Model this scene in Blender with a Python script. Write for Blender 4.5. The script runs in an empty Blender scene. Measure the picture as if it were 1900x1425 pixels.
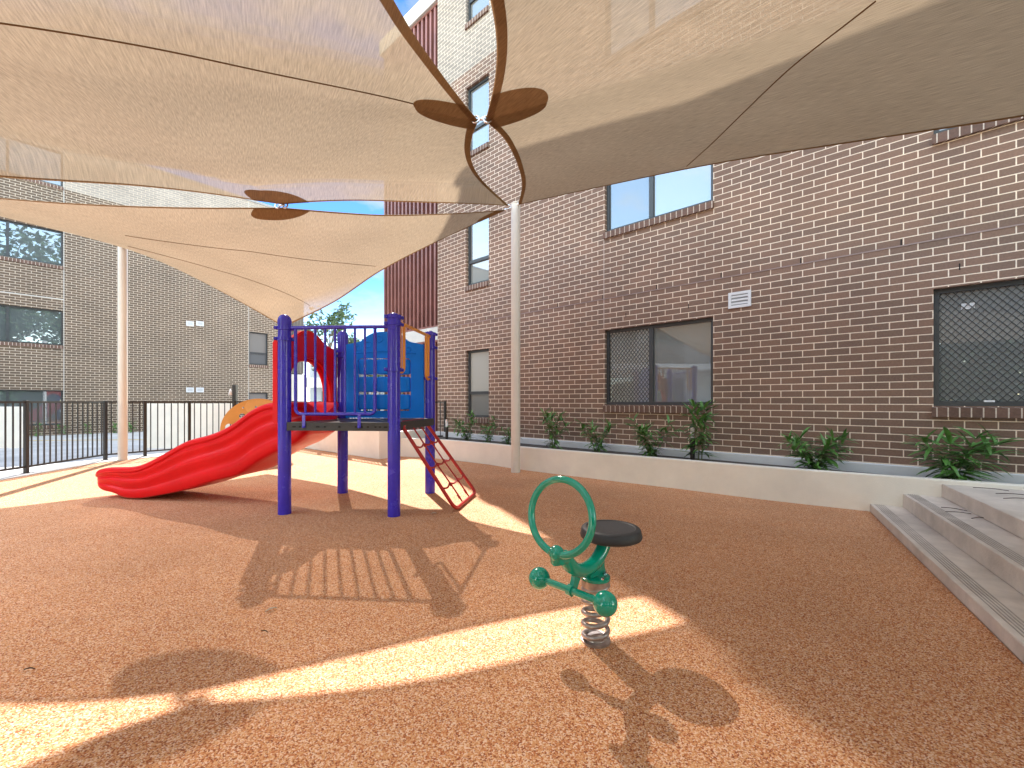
import bpy, bmesh, math, random
import numpy as np
from mathutils import Vector, Matrix, Euler
R = math.radians
def lins(a, b, n, endpoint=True): return [float(x) for x in np.linspace(a, b, n, endpoint=endpoint)]
random.seed(7)
scene = bpy.context.scene
COL = scene.collection

# ------------------------------------------------------------------ camera, sky, sun, exposure
CAMH = 1.15
F_PX, CX, HY = 800.0, 950.0, 745.0            # focal length, centre and horizon in photograph pixels (1900 wide)
cam_d = bpy.data.cameras.new('camera'); cam = bpy.data.objects.new('camera', cam_d); COL.objects.link(cam)
cam.location = (0, 0, CAMH); cam.rotation_euler = (R(90), 0, 0)
cam_d.sensor_width = 36.0; cam_d.lens = 36.0 * F_PX / 1900.0
cam_d.shift_y = (HY - 712.5) / 1900.0
cam_d.clip_start = 0.02; cam_d.clip_end = 2000
scene.camera = cam

SUNV = Vector((-0.423, 0.979, 1.0)).normalized()      # towards the sun
sun_el = math.asin(SUNV.z); sun_az = math.atan2(SUNV.x, SUNV.y)
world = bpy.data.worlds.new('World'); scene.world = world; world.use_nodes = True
wn, wl = world.node_tree.nodes, world.node_tree.links
bg = wn['Background']
sky = wn.new('ShaderNodeTexSky'); sky.sky_type = 'NISHITA'; sky.sun_disc = False
sky.sun_elevation = sun_el; sky.sun_rotation = sun_az
sky.air_density = 1.0; sky.dust_density = 0.0; sky.ozone_density = 2.0
tc = wn.new('ShaderNodeTexCoord'); mp = wn.new('ShaderNodeMapping'); mp.inputs['Scale'].default_value = (1.0, 1.0, 2.6)
nz = wn.new('ShaderNodeTexNoise'); nz.inputs['Scale'].default_value = 3.2; nz.inputs['Detail'].default_value = 9; nz.inputs['Roughness'].default_value = 0.6
cr = wn.new('ShaderNodeValToRGB'); cr.color_ramp.elements[0].position = 0.47; cr.color_ramp.elements[1].position = 0.68
mx = wn.new('ShaderNodeMix'); mx.data_type = 'RGBA'; mx.inputs['B'].default_value = (1.0, 1.0, 1.0, 1)
wl.new(tc.outputs['Generated'], mp.inputs['Vector']); wl.new(mp.outputs['Vector'], nz.inputs['Vector'])
wl.new(nz.outputs['Fac'], cr.inputs['Fac']); wl.new(cr.outputs['Color'], mx.inputs['Factor'])
wl.new(sky.outputs['Color'], mx.inputs['A'])
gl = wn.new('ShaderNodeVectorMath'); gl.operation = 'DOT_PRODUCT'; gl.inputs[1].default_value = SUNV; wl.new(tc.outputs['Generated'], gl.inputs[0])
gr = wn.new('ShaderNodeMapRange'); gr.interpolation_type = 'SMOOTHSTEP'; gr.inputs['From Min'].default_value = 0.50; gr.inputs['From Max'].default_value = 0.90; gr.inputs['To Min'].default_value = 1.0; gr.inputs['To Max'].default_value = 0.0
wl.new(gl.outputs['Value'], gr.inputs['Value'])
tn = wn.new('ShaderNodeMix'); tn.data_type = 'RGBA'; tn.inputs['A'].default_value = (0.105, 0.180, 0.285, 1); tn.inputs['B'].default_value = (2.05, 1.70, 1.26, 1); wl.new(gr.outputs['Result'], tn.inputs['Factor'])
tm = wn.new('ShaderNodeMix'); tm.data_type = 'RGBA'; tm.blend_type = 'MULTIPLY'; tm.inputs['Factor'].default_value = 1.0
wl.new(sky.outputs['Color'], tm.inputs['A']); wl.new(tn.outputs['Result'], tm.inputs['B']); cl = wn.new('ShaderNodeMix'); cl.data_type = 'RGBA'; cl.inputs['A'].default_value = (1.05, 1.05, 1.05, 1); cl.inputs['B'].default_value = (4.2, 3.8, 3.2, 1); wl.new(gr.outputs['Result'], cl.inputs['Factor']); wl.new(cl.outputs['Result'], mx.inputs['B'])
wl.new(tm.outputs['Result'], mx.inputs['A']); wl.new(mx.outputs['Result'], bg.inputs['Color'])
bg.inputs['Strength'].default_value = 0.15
sun_d = bpy.data.lights.new('sun', 'SUN'); sun = bpy.data.objects.new('sun', sun_d); COL.objects.link(sun)
sun_d.energy = 2.0; sun_d.angle = R(0.5); sun_d.color = (1.0, 0.97, 0.94)
sun.rotation_euler = SUNV.to_track_quat('Z', 'Y').to_euler(); sun.location = (-8, 18, 20)
scene.view_settings.view_transform = 'Standard'; scene.view_settings.look = 'None'
scene.view_settings.gamma = 1.0; scene.view_settings.use_curve_mapping = False
scene.view_settings.exposure = 2.7
scene.cycles.max_bounces = 10; scene.cycles.transparent_max_bounces = 12; scene.cycles.use_denoising = True

# ------------------------------------------------------------------ helpers
def PX(u, v, Y): return Vector(((u - CX) / F_PX * Y, Y, CAMH + (HY - v) / F_PX * Y))
def GP(u, v, z=0.0):
    Y = (CAMH - z) * F_PX / (v - HY); return Vector(((u - CX) / F_PX * Y, Y, z))

WORLD = {}
def wm(o):
    m = Matrix.LocRotScale(o.location, o.rotation_euler, o.scale)
    return wm(o.parent) @ m if o.parent else m
def tag(o, label=None, cat=None, group=None, kind=None):
    if label: o['label'] = label
    if cat: o['category'] = cat
    if group: o['group'] = group
    if kind: o['kind'] = kind
    return o
def thing(name, label, cat, loc=(0, 0, 0), rz=0, group=None):
    o = bpy.data.objects.new(name, None); COL.objects.link(o)
    o.location = loc; o.rotation_euler = (0, 0, rz); o.empty_display_size = 0.2
    return tag(o, label, cat, group)
def part(name, bm, mat, parent=None, local=False, smooth=False, angle=None):
    """links bm as ONE mesh object; world-space vertices are brought into the parent's frame unless local"""
    if parent is not None and not local: bm.transform(wm(parent).inverted())
    me = bpy.data.meshes.new(name)
    bm.normal_update(); bm.to_mesh(me); bm.free()
    for m in (mat if isinstance(mat, (list, tuple)) else [mat]): me.materials.append(m)
    o = bpy.data.objects.new(name, me); COL.objects.link(o)
    if parent is not None: o.parent = parent
    if smooth:
        for p in me.polygons: p.use_smooth = True
        if angle is not None: me.set_sharp_from_angle(angle=R(angle))
    return o
def BM(): return bmesh.new()
def face(bm, pts, mi=0):
    f = bm.faces.new([bm.verts.new(p) for p in pts]); f.material_index = mi; return f
def box(bm, lo, hi, M=None, bev=0.0, seg=2, mi=0):
    r = bmesh.ops.create_cube(bm, size=1.0)
    vs = r['verts']
    lo, hi = Vector(lo), Vector(hi); c = (lo + hi) / 2; s = hi - lo
    for v in vs: v.co = Vector((v.co.x * s.x, v.co.y * s.y, v.co.z * s.z)) + c
    es = list({e for v in vs for e in v.link_edges}); fs = list({f for v in vs for f in v.link_faces})
    allv = list(vs)
    if bev > 0:
        g = bmesh.ops.bevel(bm, geom=es, offset=bev, segments=seg, profile=0.5, affect='EDGES')
        allv = list({v for f in g['faces'] for v in f.verts} | {v for v in vs if v.is_valid})
        fs = list({f for v in allv for f in v.link_faces})
    for f in fs: f.material_index = mi
    if M is not None:
        for v in allv: v.co = M @ v.co
    return allv
def bar(bm, a, b, w, h, up=(0, 0, 1), bev=0.0):
    """rectangular bar from a to b, width w (sideways), height h (up)"""
    a, b = Vector(a), Vector(b); d = b - a; L = d.length; x = d.normalized(); u = Vector(up)
    if abs(x.dot(u)) > 0.98: u = Vector((0, 1, 0))
    y = u.cross(x).normalized(); z = x.cross(y)
    M = Matrix(((x.x, y.x, z.x, a.x), (x.y, y.y, z.y, a.y), (x.z, y.z, z.z, a.z), (0, 0, 0, 1)))
    box(bm, (0, -w / 2, -h / 2), (L, w / 2, h / 2), M, bev)
def tube(bm, pts, r, seg=10, closed=False, cap=True):
    pts = [Vector(p) for p in pts]; n = len(pts)
    rs = r if isinstance(r, (list, tuple)) else [r] * n
    T = []
    for i in range(n):
        if closed: t = pts[(i + 1) % n] - pts[i - 1]
        else: t = pts[min(i + 1, n - 1)] - pts[max(i - 1, 0)]
        T.append(t.normalized())
    ref = Vector((0, 0, 1)) if abs(T[0].z) < 0.9 else Vector((1, 0, 0))
    nrm = (ref - T[0] * ref.dot(T[0])).normalized()
    rings = []
    for i in range(n):
        nrm = (nrm - T[i] * nrm.dot(T[i]))
        nrm = nrm.normalized() if nrm.length > 1e-6 else T[i].orthogonal().normalized()
        b = T[i].cross(nrm)
        rings.append([bm.verts.new(pts[i] + (nrm * math.cos(k * 2 * math.pi / seg) + b * math.sin(k * 2 * math.pi / seg)) * rs[i]) for k in range(seg)])
    m = n if closed else n - 1
    for i in range(m):
        A, B = rings[i], rings[(i + 1) % n]; off = 0
        if closed and i == n - 1:
            off = min(range(seg), key=lambda o: (A[0].co - B[o].co).length)
        for k in range(seg):
            bm.faces.new((A[k], A[(k + 1) % seg], B[(k + 1 + off) % seg], B[(k + off) % seg]))
    if cap and not closed:
        bm.faces.new(rings[0][::-1]); bm.faces.new(rings[-1])
def lathe(bm, prof, c=(0, 0, 0), seg=24, M=None):
    """prof: (radius, z) from bottom to top; r=0 ends close to a point"""
    c = Vector(c); rings = []
    for r, z in prof:
        if r < 1e-6: rings.append([bm.verts.new((c.x, c.y, c.z + z))])
        else: rings.append([bm.verts.new((c.x + r * math.cos(2 * math.pi * k / seg), c.y + r * math.sin(2 * math.pi * k / seg), c.z + z)) for k in range(seg)])
    for A, B in zip(rings, rings[1:]):
        for k in range(seg):
            k2 = (k + 1) % seg
            if len(A) == 1 and len(B) == 1: continue
            if len(A) == 1: bm.faces.new((A[0], B[k2], B[k]))
            elif len(B) == 1: bm.faces.new((A[k], A[k2], B[0]))
            else: bm.faces.new((A[k], A[k2], B[k2], B[k]))
    if len(rings[0]) > 1: bm.faces.new(rings[0][::-1])
    if len(rings[-1]) > 1: bm.faces.new(rings[-1])
    if M is not None:
        for rg in rings:
            for v in rg: v.co = M @ v.co
def sphere(bm, c, r, seg=24):
    prof = [(r * math.sin(math.pi * i / (seg // 2)), -r * math.cos(math.pi * i / (seg // 2))) for i in range(seg // 2 + 1)]
    prof[0] = (0, -r); prof[-1] = (0, r); lathe(bm, prof, c, seg)
def prism(bm, poly, z0, z1, top=True, bottom=True):
    n = len(poly); A = [bm.verts.new((p[0], p[1], z0)) for p in poly]; B = [bm.verts.new((p[0], p[1], z1)) for p in poly]
    for i in range(n): bm.faces.new((A[i], A[(i + 1) % n], B[(i + 1) % n], B[i]))
    if top: bm.faces.new(B)
    if bottom: bm.faces.new(A[::-1])
def frame_M(o, x, y, z):
    o, x, y, z = Vector(o), Vector(x), Vector(y), Vector(z)
    return Matrix(((x.x, y.x, z.x, o.x), (x.y, y.y, z.y, o.y), (x.z, y.z, z.z, o.z), (0, 0, 0, 1)))
def extrude_plate(bm, outer, holes, M, th):
    """a flat plate: outline and holes given in (a, b), laid on M's x/y, thickness th along M's z, via edge fill"""
    t = bmesh.new(); loops = []
    for lp in [outer] + holes:
        vs = [t.verts.new((p[0], p[1], 0)) for p in lp]
        for i in range(len(vs)): t.edges.new((vs[i], vs[(i + 1) % len(vs)]))
        loops.append(vs)
    bmesh.ops.triangle_fill(t, use_beauty=True, use_dissolve=False, edges=t.edges[:])
    r = bmesh.ops.extrude_face_region(t, geom=t.faces[:])
    for v in [g for g in r['geom'] if isinstance(g, bmesh.types.BMVert)]: v.co.z += th
    bmesh.ops.recalc_face_normals(t, faces=t.faces[:])
    t.transform(M); merge(bm, t)
def merge(bm, t):
    me = bpy.data.meshes.new('tmp'); t.to_mesh(me); t.free(); bm.from_mesh(me); bpy.data.meshes.remove(me)

# ------------------------------------------------------------------ materials
def new_mat(name):
    m = bpy.data.materials.new(name); m.use_nodes = True
    return m, m.node_tree.nodes, m.node_tree.links, m.node_tree.nodes['Principled BSDF']
def mat(name, col, rough=0.6, metal=0.0, var=0.0, vscale=6.0, bump=0.0, bscale=60.0, spec=0.5, coat=0.0, dark=None, detail=6.0):
    m, n, l, b = new_mat(name)
    b.inputs['Roughness'].default_value = rough; b.inputs['Metallic'].default_value = metal
    b.inputs['Specular IOR Level'].default_value = spec; b.inputs['Coat Weight'].default_value = coat
    b.inputs['Coat Roughness'].default_value = 0.08
    tcn = n.new('ShaderNodeTexCoord')
    if var > 0:
        t = n.new('ShaderNodeTexNoise'); t.inputs['Scale'].default_value = vscale; t.inputs['Detail'].default_value = detail; t.inputs['Roughness'].default_value = 0.65
        l.new(tcn.outputs['Object'], t.inputs['Vector'])
        r = n.new('ShaderNodeValToRGB')
        d = dark if dark else tuple(c * (1 - var) for c in col)
        r.color_ramp.elements[0].color = (*d, 1); r.color_ramp.elements[1].color = (*[min(1, c * (1 + var * 0.6)) for c in col], 1)
        r.color_ramp.elements[0].position = 0.3; r.color_ramp.elements[1].position = 0.7
        l.new(t.outputs['Fac'], r.inputs['Fac']); l.new(r.outputs['Color'], b.inputs['Base Color'])
        rr = n.new('ShaderNodeMapRange'); rr.inputs['To Min'].default_value = max(0, rough - 0.07); rr.inputs['To Max'].default_value = min(1, rough + 0.09)
        l.new(t.outputs['Fac'], rr.inputs['Value']); l.new(rr.outputs['Result'], b.inputs['Roughness'])
    else: b.inputs['Base Color'].default_value = (*col, 1)
    if bump > 0:
        t2 = n.new('ShaderNodeTexNoise'); t2.inputs['Scale'].default_value = bscale; t2.inputs['Detail'].default_value = 5
        l.new(tcn.outputs['Object'], t2.inputs['Vector'])
        bp = n.new('ShaderNodeBump'); bp.inputs['Strength'].default_value = bump; bp.inputs['Distance'].default_value = 0.01
        l.new(t2.outputs['Fac'], bp.inputs['Height']); l.new(bp.outputs['Normal'], b.inputs['Normal'])
    return m
def brick_mat(name, c1, c2, mortar, w=0.24, h=0.086, gap=0.011, offset=0.5, pale_above=None, p1=None, p2=None, x0=0.0, z0=0.0):
    m, n, l, b = new_mat(name)
    tcn = n.new('ShaderNodeTexCoord'); sp = n.new('ShaderNodeSeparateXYZ'); cb = n.new('ShaderNodeCombineXYZ')
    l.new(tcn.outputs['Object'], sp.inputs[0])
    ax = n.new('ShaderNodeMath'); ax.operation = 'ADD'; l.new(sp.outputs['X'], ax.inputs[0]); ax.inputs[1].default_value = 100 * w + x0
    ay = n.new('ShaderNodeMath'); ay.operation = 'ADD'; l.new(ax.outputs[0], ay.inputs[0]); l.new(sp.outputs['Y'], ay.inputs[1])
    az = n.new('ShaderNodeMath'); az.operation = 'ADD'; l.new(sp.outputs['Z'], az.inputs[0]); az.inputs[1].default_value = 40 * h + z0
    l.new(ay.outputs[0], cb.inputs['X']); l.new(az.outputs[0], cb.inputs['Y'])
    def bt(a, c, mo):
        t = n.new('ShaderNodeTexBrick'); t.offset = offset; t.squash = 1.0
        t.inputs['Color1'].default_value = (*a, 1); t.inputs['Color2'].default_value = (*c, 1); t.inputs['Mortar'].default_value = (*mo, 1)
        t.inputs['Scale'].default_value = 1.0; t.inputs['Mortar Size'].default_value = gap / 2; t.inputs['Mortar Smooth'].default_value = 0.1
        t.inputs['Bias'].default_value = 0.0; t.inputs['Brick Width'].default_value = w; t.inputs['Row Height'].default_value = h
        l.new(cb.outputs[0], t.inputs['Vector']); return t
    t = bt(c1, c2, mortar); out = t.outputs['Color']
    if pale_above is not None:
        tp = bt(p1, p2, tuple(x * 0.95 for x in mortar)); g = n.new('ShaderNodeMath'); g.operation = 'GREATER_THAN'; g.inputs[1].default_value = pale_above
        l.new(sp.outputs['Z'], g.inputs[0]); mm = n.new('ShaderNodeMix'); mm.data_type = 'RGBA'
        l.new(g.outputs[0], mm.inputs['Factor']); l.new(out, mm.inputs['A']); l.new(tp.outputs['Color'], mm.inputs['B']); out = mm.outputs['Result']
    # weathering and grain
    nz1 = n.new('ShaderNodeTexNoise'); nz1.inputs['Scale'].default_value = 0.9; nz1.inputs['Detail'].default_value = 8; l.new(tcn.outputs['Object'], nz1.inputs['Vector'])
    nz2 = n.new('ShaderNodeTexNoise'); nz2.inputs['Scale'].default_value = 55; nz2.inputs['Detail'].default_value = 4; l.new(tcn.outputs['Object'], nz2.inputs['Vector'])
    ad = n.new('ShaderNodeMath'); ad.operation = 'ADD'; l.new(nz1.outputs['Fac'], ad.inputs[0]); l.new(nz2.outputs['Fac'], ad.inputs[1])
    mr = n.new('ShaderNodeMapRange'); mr.inputs['From Min'].default_value = 0.6; mr.inputs['From Max'].default_value = 1.4; mr.inputs['To Min'].default_value = 0.74; mr.inputs['To Max'].default_value = 1.26
    l.new(ad.outputs[0], mr.inputs['Value'])
    mu = n.new('ShaderNodeMix'); mu.data_type = 'RGBA'; mu.blend_type = 'MULTIPLY'; mu.inputs['Factor'].default_value = 1
    l.new(out, mu.inputs['A']); l.new(mr.outputs['Result'], mu.inputs['B']); l.new(mu.outputs['Result'], b.inputs['Base Color'])
    b.inputs['Roughness'].default_value = 0.75
    inv = n.new('ShaderNodeMath'); inv.operation = 'SUBTRACT'; inv.inputs[0].default_value = 1; l.new(t.outputs['Fac'], inv.inputs[1])
    a2 = n.new('ShaderNodeMath'); a2.operation = 'MULTIPLY_ADD'; l.new(nz2.outputs['Fac'], a2.inputs[0]); a2.inputs[1].default_value = 0.25; l.new(inv.outputs[0], a2.inputs[2])
    bp = n.new('ShaderNodeBump'); bp.inputs['Strength'].default_value = 0.5; bp.inputs['Distance'].default_value = 0.008
    l.new(a2.outputs[0], bp.inputs['Height']); l.new(bp.outputs['Normal'], b.inputs['Normal'])
    return m
def glass_mat(name, col, refl=0.35, rough=0.01):
    """window glass: a glossy sheet over what is seen in the room"""
    m, n, l, b = new_mat(name); n.remove(b)
    out = n['Material Output']; d = n.new('ShaderNodeBsdfDiffuse'); g = n.new('ShaderNodeBsdfGlossy'); mxs = n.new('ShaderNodeMixShader')
    tcn = n.new('ShaderNodeTexCoord'); t = n.new('ShaderNodeTexNoise'); t.inputs['Scale'].default_value = 1.3; l.new(tcn.outputs['Object'], t.inputs['Vector'])
    bp = n.new('ShaderNodeBump'); bp.inputs['Strength'].default_value = 0.02; bp.inputs['Distance'].default_value = 0.05; l.new(t.outputs['Fac'], bp.inputs['Height']); l.new(bp.outputs['Normal'], g.inputs['Normal'])
    d.inputs['Color'].default_value = (*col, 1); g.inputs['Color'].default_value = (0.60, 0.70, 0.82, 1); g.inputs['Roughness'].default_value = rough
    lw = n.new('ShaderNodeLayerWeight'); lw.inputs['Blend'].default_value = 0.25
    mr = n.new('ShaderNodeMapRange'); mr.inputs['To Min'].default_value = refl; mr.inputs['To Max'].default_value = 0.95; l.new(lw.outputs['Fresnel'], mr.inputs['Value'])
    l.new(mr.outputs['Result'], mxs.inputs['Fac']); l.new(d.outputs[0], mxs.inputs[1]); l.new(g.outputs[0], mxs.inputs[2]); l.new(mxs.outputs[0], out.inputs['Surface'])
    return m
def sail_mat(name, dif, trl, trans, weave=True):
    m, n, l, b = new_mat(name); n.remove(b); out = n['Material Output']
    uv = n.new('ShaderNodeTexCoord')
    def noise(sx, sy, det):
        mpn = n.new('ShaderNodeMapping'); mpn.inputs['Scale'].default_value = (sx, sy, 1); l.new(uv.outputs['UV'], mpn.inputs['Vector'])
        t = n.new('ShaderNodeTexNoise'); t.inputs['Scale'].default_value = 1; t.inputs['Detail'].default_value = det; l.new(mpn.outputs[0], t.inputs['Vector']); return t
    a = noise(130, 9, 5); c = noise(300, 300, 2); d3 = noise(1.2, 0.9, 3)
    s1 = n.new('ShaderNodeMath'); s1.operation = 'ADD'; cm = n.new('ShaderNodeMath'); cm.operation = 'MULTIPLY_ADD'; cm.inputs[1].default_value = 0.55; cm.inputs[2].default_value = 0.22; l.new(c.outputs['Fac'], cm.inputs[0]); l.new(a.outputs['Fac'], s1.inputs[0]); l.new(cm.outputs[0], s1.inputs[1])
    s2 = n.new('ShaderNodeMath'); s2.operation = 'ADD'; l.new(s1.outputs[0], s2.inputs[0]); dm = n.new('ShaderNodeMath'); dm.operation = 'MULTIPLY_ADD'; dm.inputs[1].default_value = 0.3; dm.inputs[2].default_value = 0.35; l.new(d3.outputs['Fac'], dm.inputs[0]); l.new(dm.outputs[0], s2.inputs[1])
    mr = n.new('ShaderNodeMapRange'); mr.inputs['From Min'].default_value = 1.1; mr.inputs['From Max'].default_value = 1.9; mr.inputs['To Min'].default_value = 0.60; mr.inputs['To Max'].default_value = 1.40
    l.new(s2.outputs[0], mr.inputs['Value'])
    def tint(col):
        mm = n.new('ShaderNodeMix'); mm.data_type = 'RGBA'; mm.blend_type = 'MULTIPLY'; mm.inputs['Factor'].default_value = 1; mm.inputs['A'].default_value = (*col, 1); l.new(mr.outputs['Result'], mm.inputs['B']); return mm.outputs['Result']
    D = n.new('ShaderNodeBsdfDiffuse'); T = n.new('ShaderNodeBsdfTranslucent'); P = n.new('ShaderNodeBsdfTransparent')
    l.new(tint(dif), D.inputs['Color']); l.new(tint(trl), T.inputs['Color']); P.inputs['Color'].default_value = (1, 0.93, 0.84, 1)
    m1 = n.new('ShaderNodeMixShader'); m1.inputs['Fac'].default_value = 0.5; l.new(D.outputs[0], m1.inputs[1]); l.new(T.outputs[0], m1.inputs[2])
    m2 = n.new('ShaderNodeMixShader'); 
    # open knit: the holes close up for rays that meet the cloth at a slant
    gm = n.new('ShaderNodeNewGeometry'); dt = n.new('ShaderNodeVectorMath'); dt.operation = 'DOT_PRODUCT'; l.new(gm.outputs['Incoming'], dt.inputs[0]); l.new(gm.outputs['True Normal'], dt.inputs[1])
    ab = n.new('ShaderNodeMath'); ab.operation = 'ABSOLUTE'; l.new(dt.outputs['Value'], ab.inputs[0])
    hm = n.new('ShaderNodeMapRange'); hm.interpolation_type = 'SMOOTHSTEP'; hm.inputs['From Min'].default_value = 0.43; hm.inputs['From Max'].default_value = 0.55
    hm.inputs['To Min'].default_value = trans * 0.03; hm.inputs['To Max'].default_value = trans; l.new(ab.outputs[0], hm.inputs['Value']); l.new(hm.outputs['Result'], m2.inputs['Fac'])
    l.new(m1.outputs[0], m2.inputs[1]); l.new(P.outputs[0], m2.inputs[2])
    bp = n.new('ShaderNodeBump'); bp.inputs['Strength'].default_value = 0.10; bp.inputs['Distance'].default_value = 0.004; l.new(s1.outputs[0], bp.inputs['Height'])
    l.new(bp.outputs['Normal'], D.inputs['Normal']); l.new(bp.outputs['Normal'], T.inputs['Normal'])
    l.new(m2.outputs[0], out.inputs['Surface']); return m
def rubber_mat():
    m, n, l, b = new_mat('rubber_granules')
    tcn = n.new('ShaderNodeTexCoord')
    wp = n.new('ShaderNodeTexNoise'); wp.inputs['Scale'].default_value = 90; wp.inputs['Detail'].default_value = 2; l.new(tcn.outputs['Object'], wp.inputs['Vector'])
    ws = n.new('ShaderNodeVectorMath'); ws.operation = 'SCALE'; ws.inputs['Scale'].default_value = 0.006; l.new(wp.outputs['Color'], ws.inputs[0])
    wa = n.new('ShaderNodeVectorMath'); l.new(tcn.outputs['Object'], wa.inputs[0]); l.new(ws.outputs[0], wa.inputs[1])
    v = n.new('ShaderNodeTexVoronoi'); v.inputs['Scale'].default_value = 215; v.feature = 'F1'; l.new(wa.outputs[0], v.inputs['Vector'])
    big = n.new('ShaderNodeTexNoise'); big.inputs['Scale'].default_value = 0.7; big.inputs['Detail'].default_value = 7; big.inputs['Roughness'].default_value = 0.6; l.new(tcn.outputs['Object'], big.inputs['Vector'])
    sx = n.new('ShaderNodeSeparateColor'); l.new(v.outputs['Color'], sx.inputs[0])
    r = n.new('ShaderNodeValToRGB'); r.color_ramp.interpolation = 'CONSTANT'
    cols = [(0.0, (0.29, 0.085, 0.034)), (0.13, (0.49, 0.168, 0.064)), (0.32, (0.60, 0.265, 0.108)), (0.55, (0.67, 0.365, 0.18)), (0.78, (0.77, 0.52, 0.36))]
    while len(r.color_ramp.elements) < len(cols): r.color_ramp.elements.new(0.5)
    for e, (p, c) in zip(r.color_ramp.elements, cols): e.position = p; e.color = (*c, 1)
    l.new(sx.outputs[0], r.inputs['Fac'])
    mr = n.new('ShaderNodeMapRange'); mr.inputs['From Min'].default_value = 0.3; mr.inputs['From Max'].default_value = 0.7; mr.inputs['To Min'].default_value = 0.84; mr.inputs['To Max'].default_value = 1.12; l.new(big.outputs['Fac'], mr.inputs['Value'])
    mu = n.new('ShaderNodeMix'); mu.data_type = 'RGBA'; mu.blend_type = 'MULTIPLY'; mu.inputs['Factor'].default_value = 1
    l.new(r.outputs['Color'], mu.inputs['A']); l.new(mr.outputs['Result'], mu.inputs['B']); l.new(mu.outputs['Result'], b.inputs['Base Color'])
    b.inputs['Roughness'].default_value = 0.9; b.inputs['Specular IOR Level'].default_value = 0.2
    bp = n.new('ShaderNodeBump'); bp.inputs['Strength'].default_value = 0.55; bp.inputs['Distance'].default_value = 0.004
    l.new(v.outputs['Distance'], bp.inputs['Height']); bp.invert = True; l.new(bp.outputs['Normal'], b.inputs['Normal'])
    return m
M_rubber = rubber_mat()
M_pave = mat('pale_concrete_paving', (0.55, 0.54, 0.53), 0.85, var=0.25, vscale=1.2, bump=0.2, bscale=80)
M_kerb = mat('kerb_concrete', (0.62, 0.60, 0.57), 0.8, var=0.15, vscale=3, bump=0.15)
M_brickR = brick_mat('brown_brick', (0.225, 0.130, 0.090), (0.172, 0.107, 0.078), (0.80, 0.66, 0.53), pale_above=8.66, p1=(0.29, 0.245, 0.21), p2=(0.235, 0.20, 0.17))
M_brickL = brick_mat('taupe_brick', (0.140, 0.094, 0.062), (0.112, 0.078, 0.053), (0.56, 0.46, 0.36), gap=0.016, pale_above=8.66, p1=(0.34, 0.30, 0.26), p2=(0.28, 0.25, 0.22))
M_sill = brick_mat('brick_on_edge', (0.155, 0.085, 0.062), (0.12, 0.068, 0.05), (0.60, 0.50, 0.42), w=0.086, h=9.0, gap=0.011, offset=0.0)
M_frame = mat('charcoal_window_metal', (0.045, 0.05, 0.055), 0.4, var=0.15, vscale=4)
M_steelblack = mat('black_powder_coat', (0.022, 0.018, 0.016), 0.45, var=0.2, vscale=9)
M_mesh = mat('dark_screen_wire', (0.03, 0.033, 0.036), 0.5)
M_glassA = glass_mat('glass_clear_room', (0.22, 0.22, 0.205), 0.26)
M_glassB = glass_mat('glass_behind_blind', (0.44, 0.44, 0.40), 0.22)
M_glassC = glass_mat('glass_dark_room', (0.12, 0.135, 0.14), 0.20)
M_glassD = glass_mat('glass_dim_room', (0.27, 0.285, 0.29), 0.14)
M_white = mat('white_powder_coat', (0.72, 0.66, 0.58), 0.35, var=0.05, vscale=3)
M_render = mat('white_wall_render', (0.84, 0.79, 0.71), 0.85, var=0.10, vscale=1.5, bump=0.25, bscale=120)
M_slab = mat('pale_concrete_slab', (0.58, 0.56, 0.52), 0.8, var=0.12, vscale=2)
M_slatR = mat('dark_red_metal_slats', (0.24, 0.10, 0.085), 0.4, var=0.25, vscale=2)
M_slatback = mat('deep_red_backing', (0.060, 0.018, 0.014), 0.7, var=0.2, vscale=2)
M_slatL = mat('taupe_metal_slats', (0.24, 0.21, 0.18), 0.5, var=0.15, vscale=2)
M_vent = mat('white_vent_metal', (0.72, 0.73, 0.76), 0.4, var=0.05)
M_ventdark = mat('grey_vent_louvre', (0.30, 0.32, 0.34), 0.5, var=0.1)
M_black = mat('black_gap', (0.01, 0.01, 0.01), 0.9)
M_roof = mat('grey_roof_sheet', (0.30, 0.30, 0.30), 0.7, var=0.15)
M_step = mat('grey_cast_concrete', (0.66, 0.59, 0.52), 0.85, var=0.28, vscale=2.6, bump=0.3, bscale=90, dark=(0.48, 0.42, 0.365), detail=10)
M_groove = mat('worn_groove', (0.40, 0.35, 0.305), 0.9, var=0.2, vscale=12)
M_soil = mat('dark_potting_soil', (0.10, 0.085, 0.075), 0.95, var=0.5, vscale=40, bump=0.8, bscale=60)
M_blue = mat('violet_blue_powder_coat', (0.045, 0.030, 0.50), 0.25, var=0.14, vscale=5, coat=0.2, spec=0.4)
M_red = mat('red_moulded_plastic', (0.78, 0.004, 0.010), 0.30, var=0.10, vscale=3, spec=0.3, bump=0.05, bscale=300)
M_redm = mat('red_powder_coat', (0.40, 0.012, 0.012), 0.30, var=0.15, vscale=8)
M_rope = mat('red_rope', (0.38, 0.02, 0.018), 0.8, var=0.3, vscale=60)
M_sky = mat('bright_blue_plastic', (0.0, 0.19, 0.80), 0.42, var=0.08, vscale=3, spec=0.25, bump=0.05, bscale=300)
M_orange = mat('orange_powder_coat', (0.74, 0.29, 0.04), 0.35, var=0.1, vscale=5)
M_yellow = mat('amber_plastic_panel', (0.60, 0.28, 0.06), 0.45, var=0.12, vscale=3)
M_deck = mat('black_coated_deck', (0.035, 0.035, 0.038), 0.5, var=0.3, vscale=20, bump=0.2, bscale=200)
M_green = mat('green_gloss_paint', (0.002, 0.29, 0.19), 0.14, var=0.10, vscale=6, coat=0.5)
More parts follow.
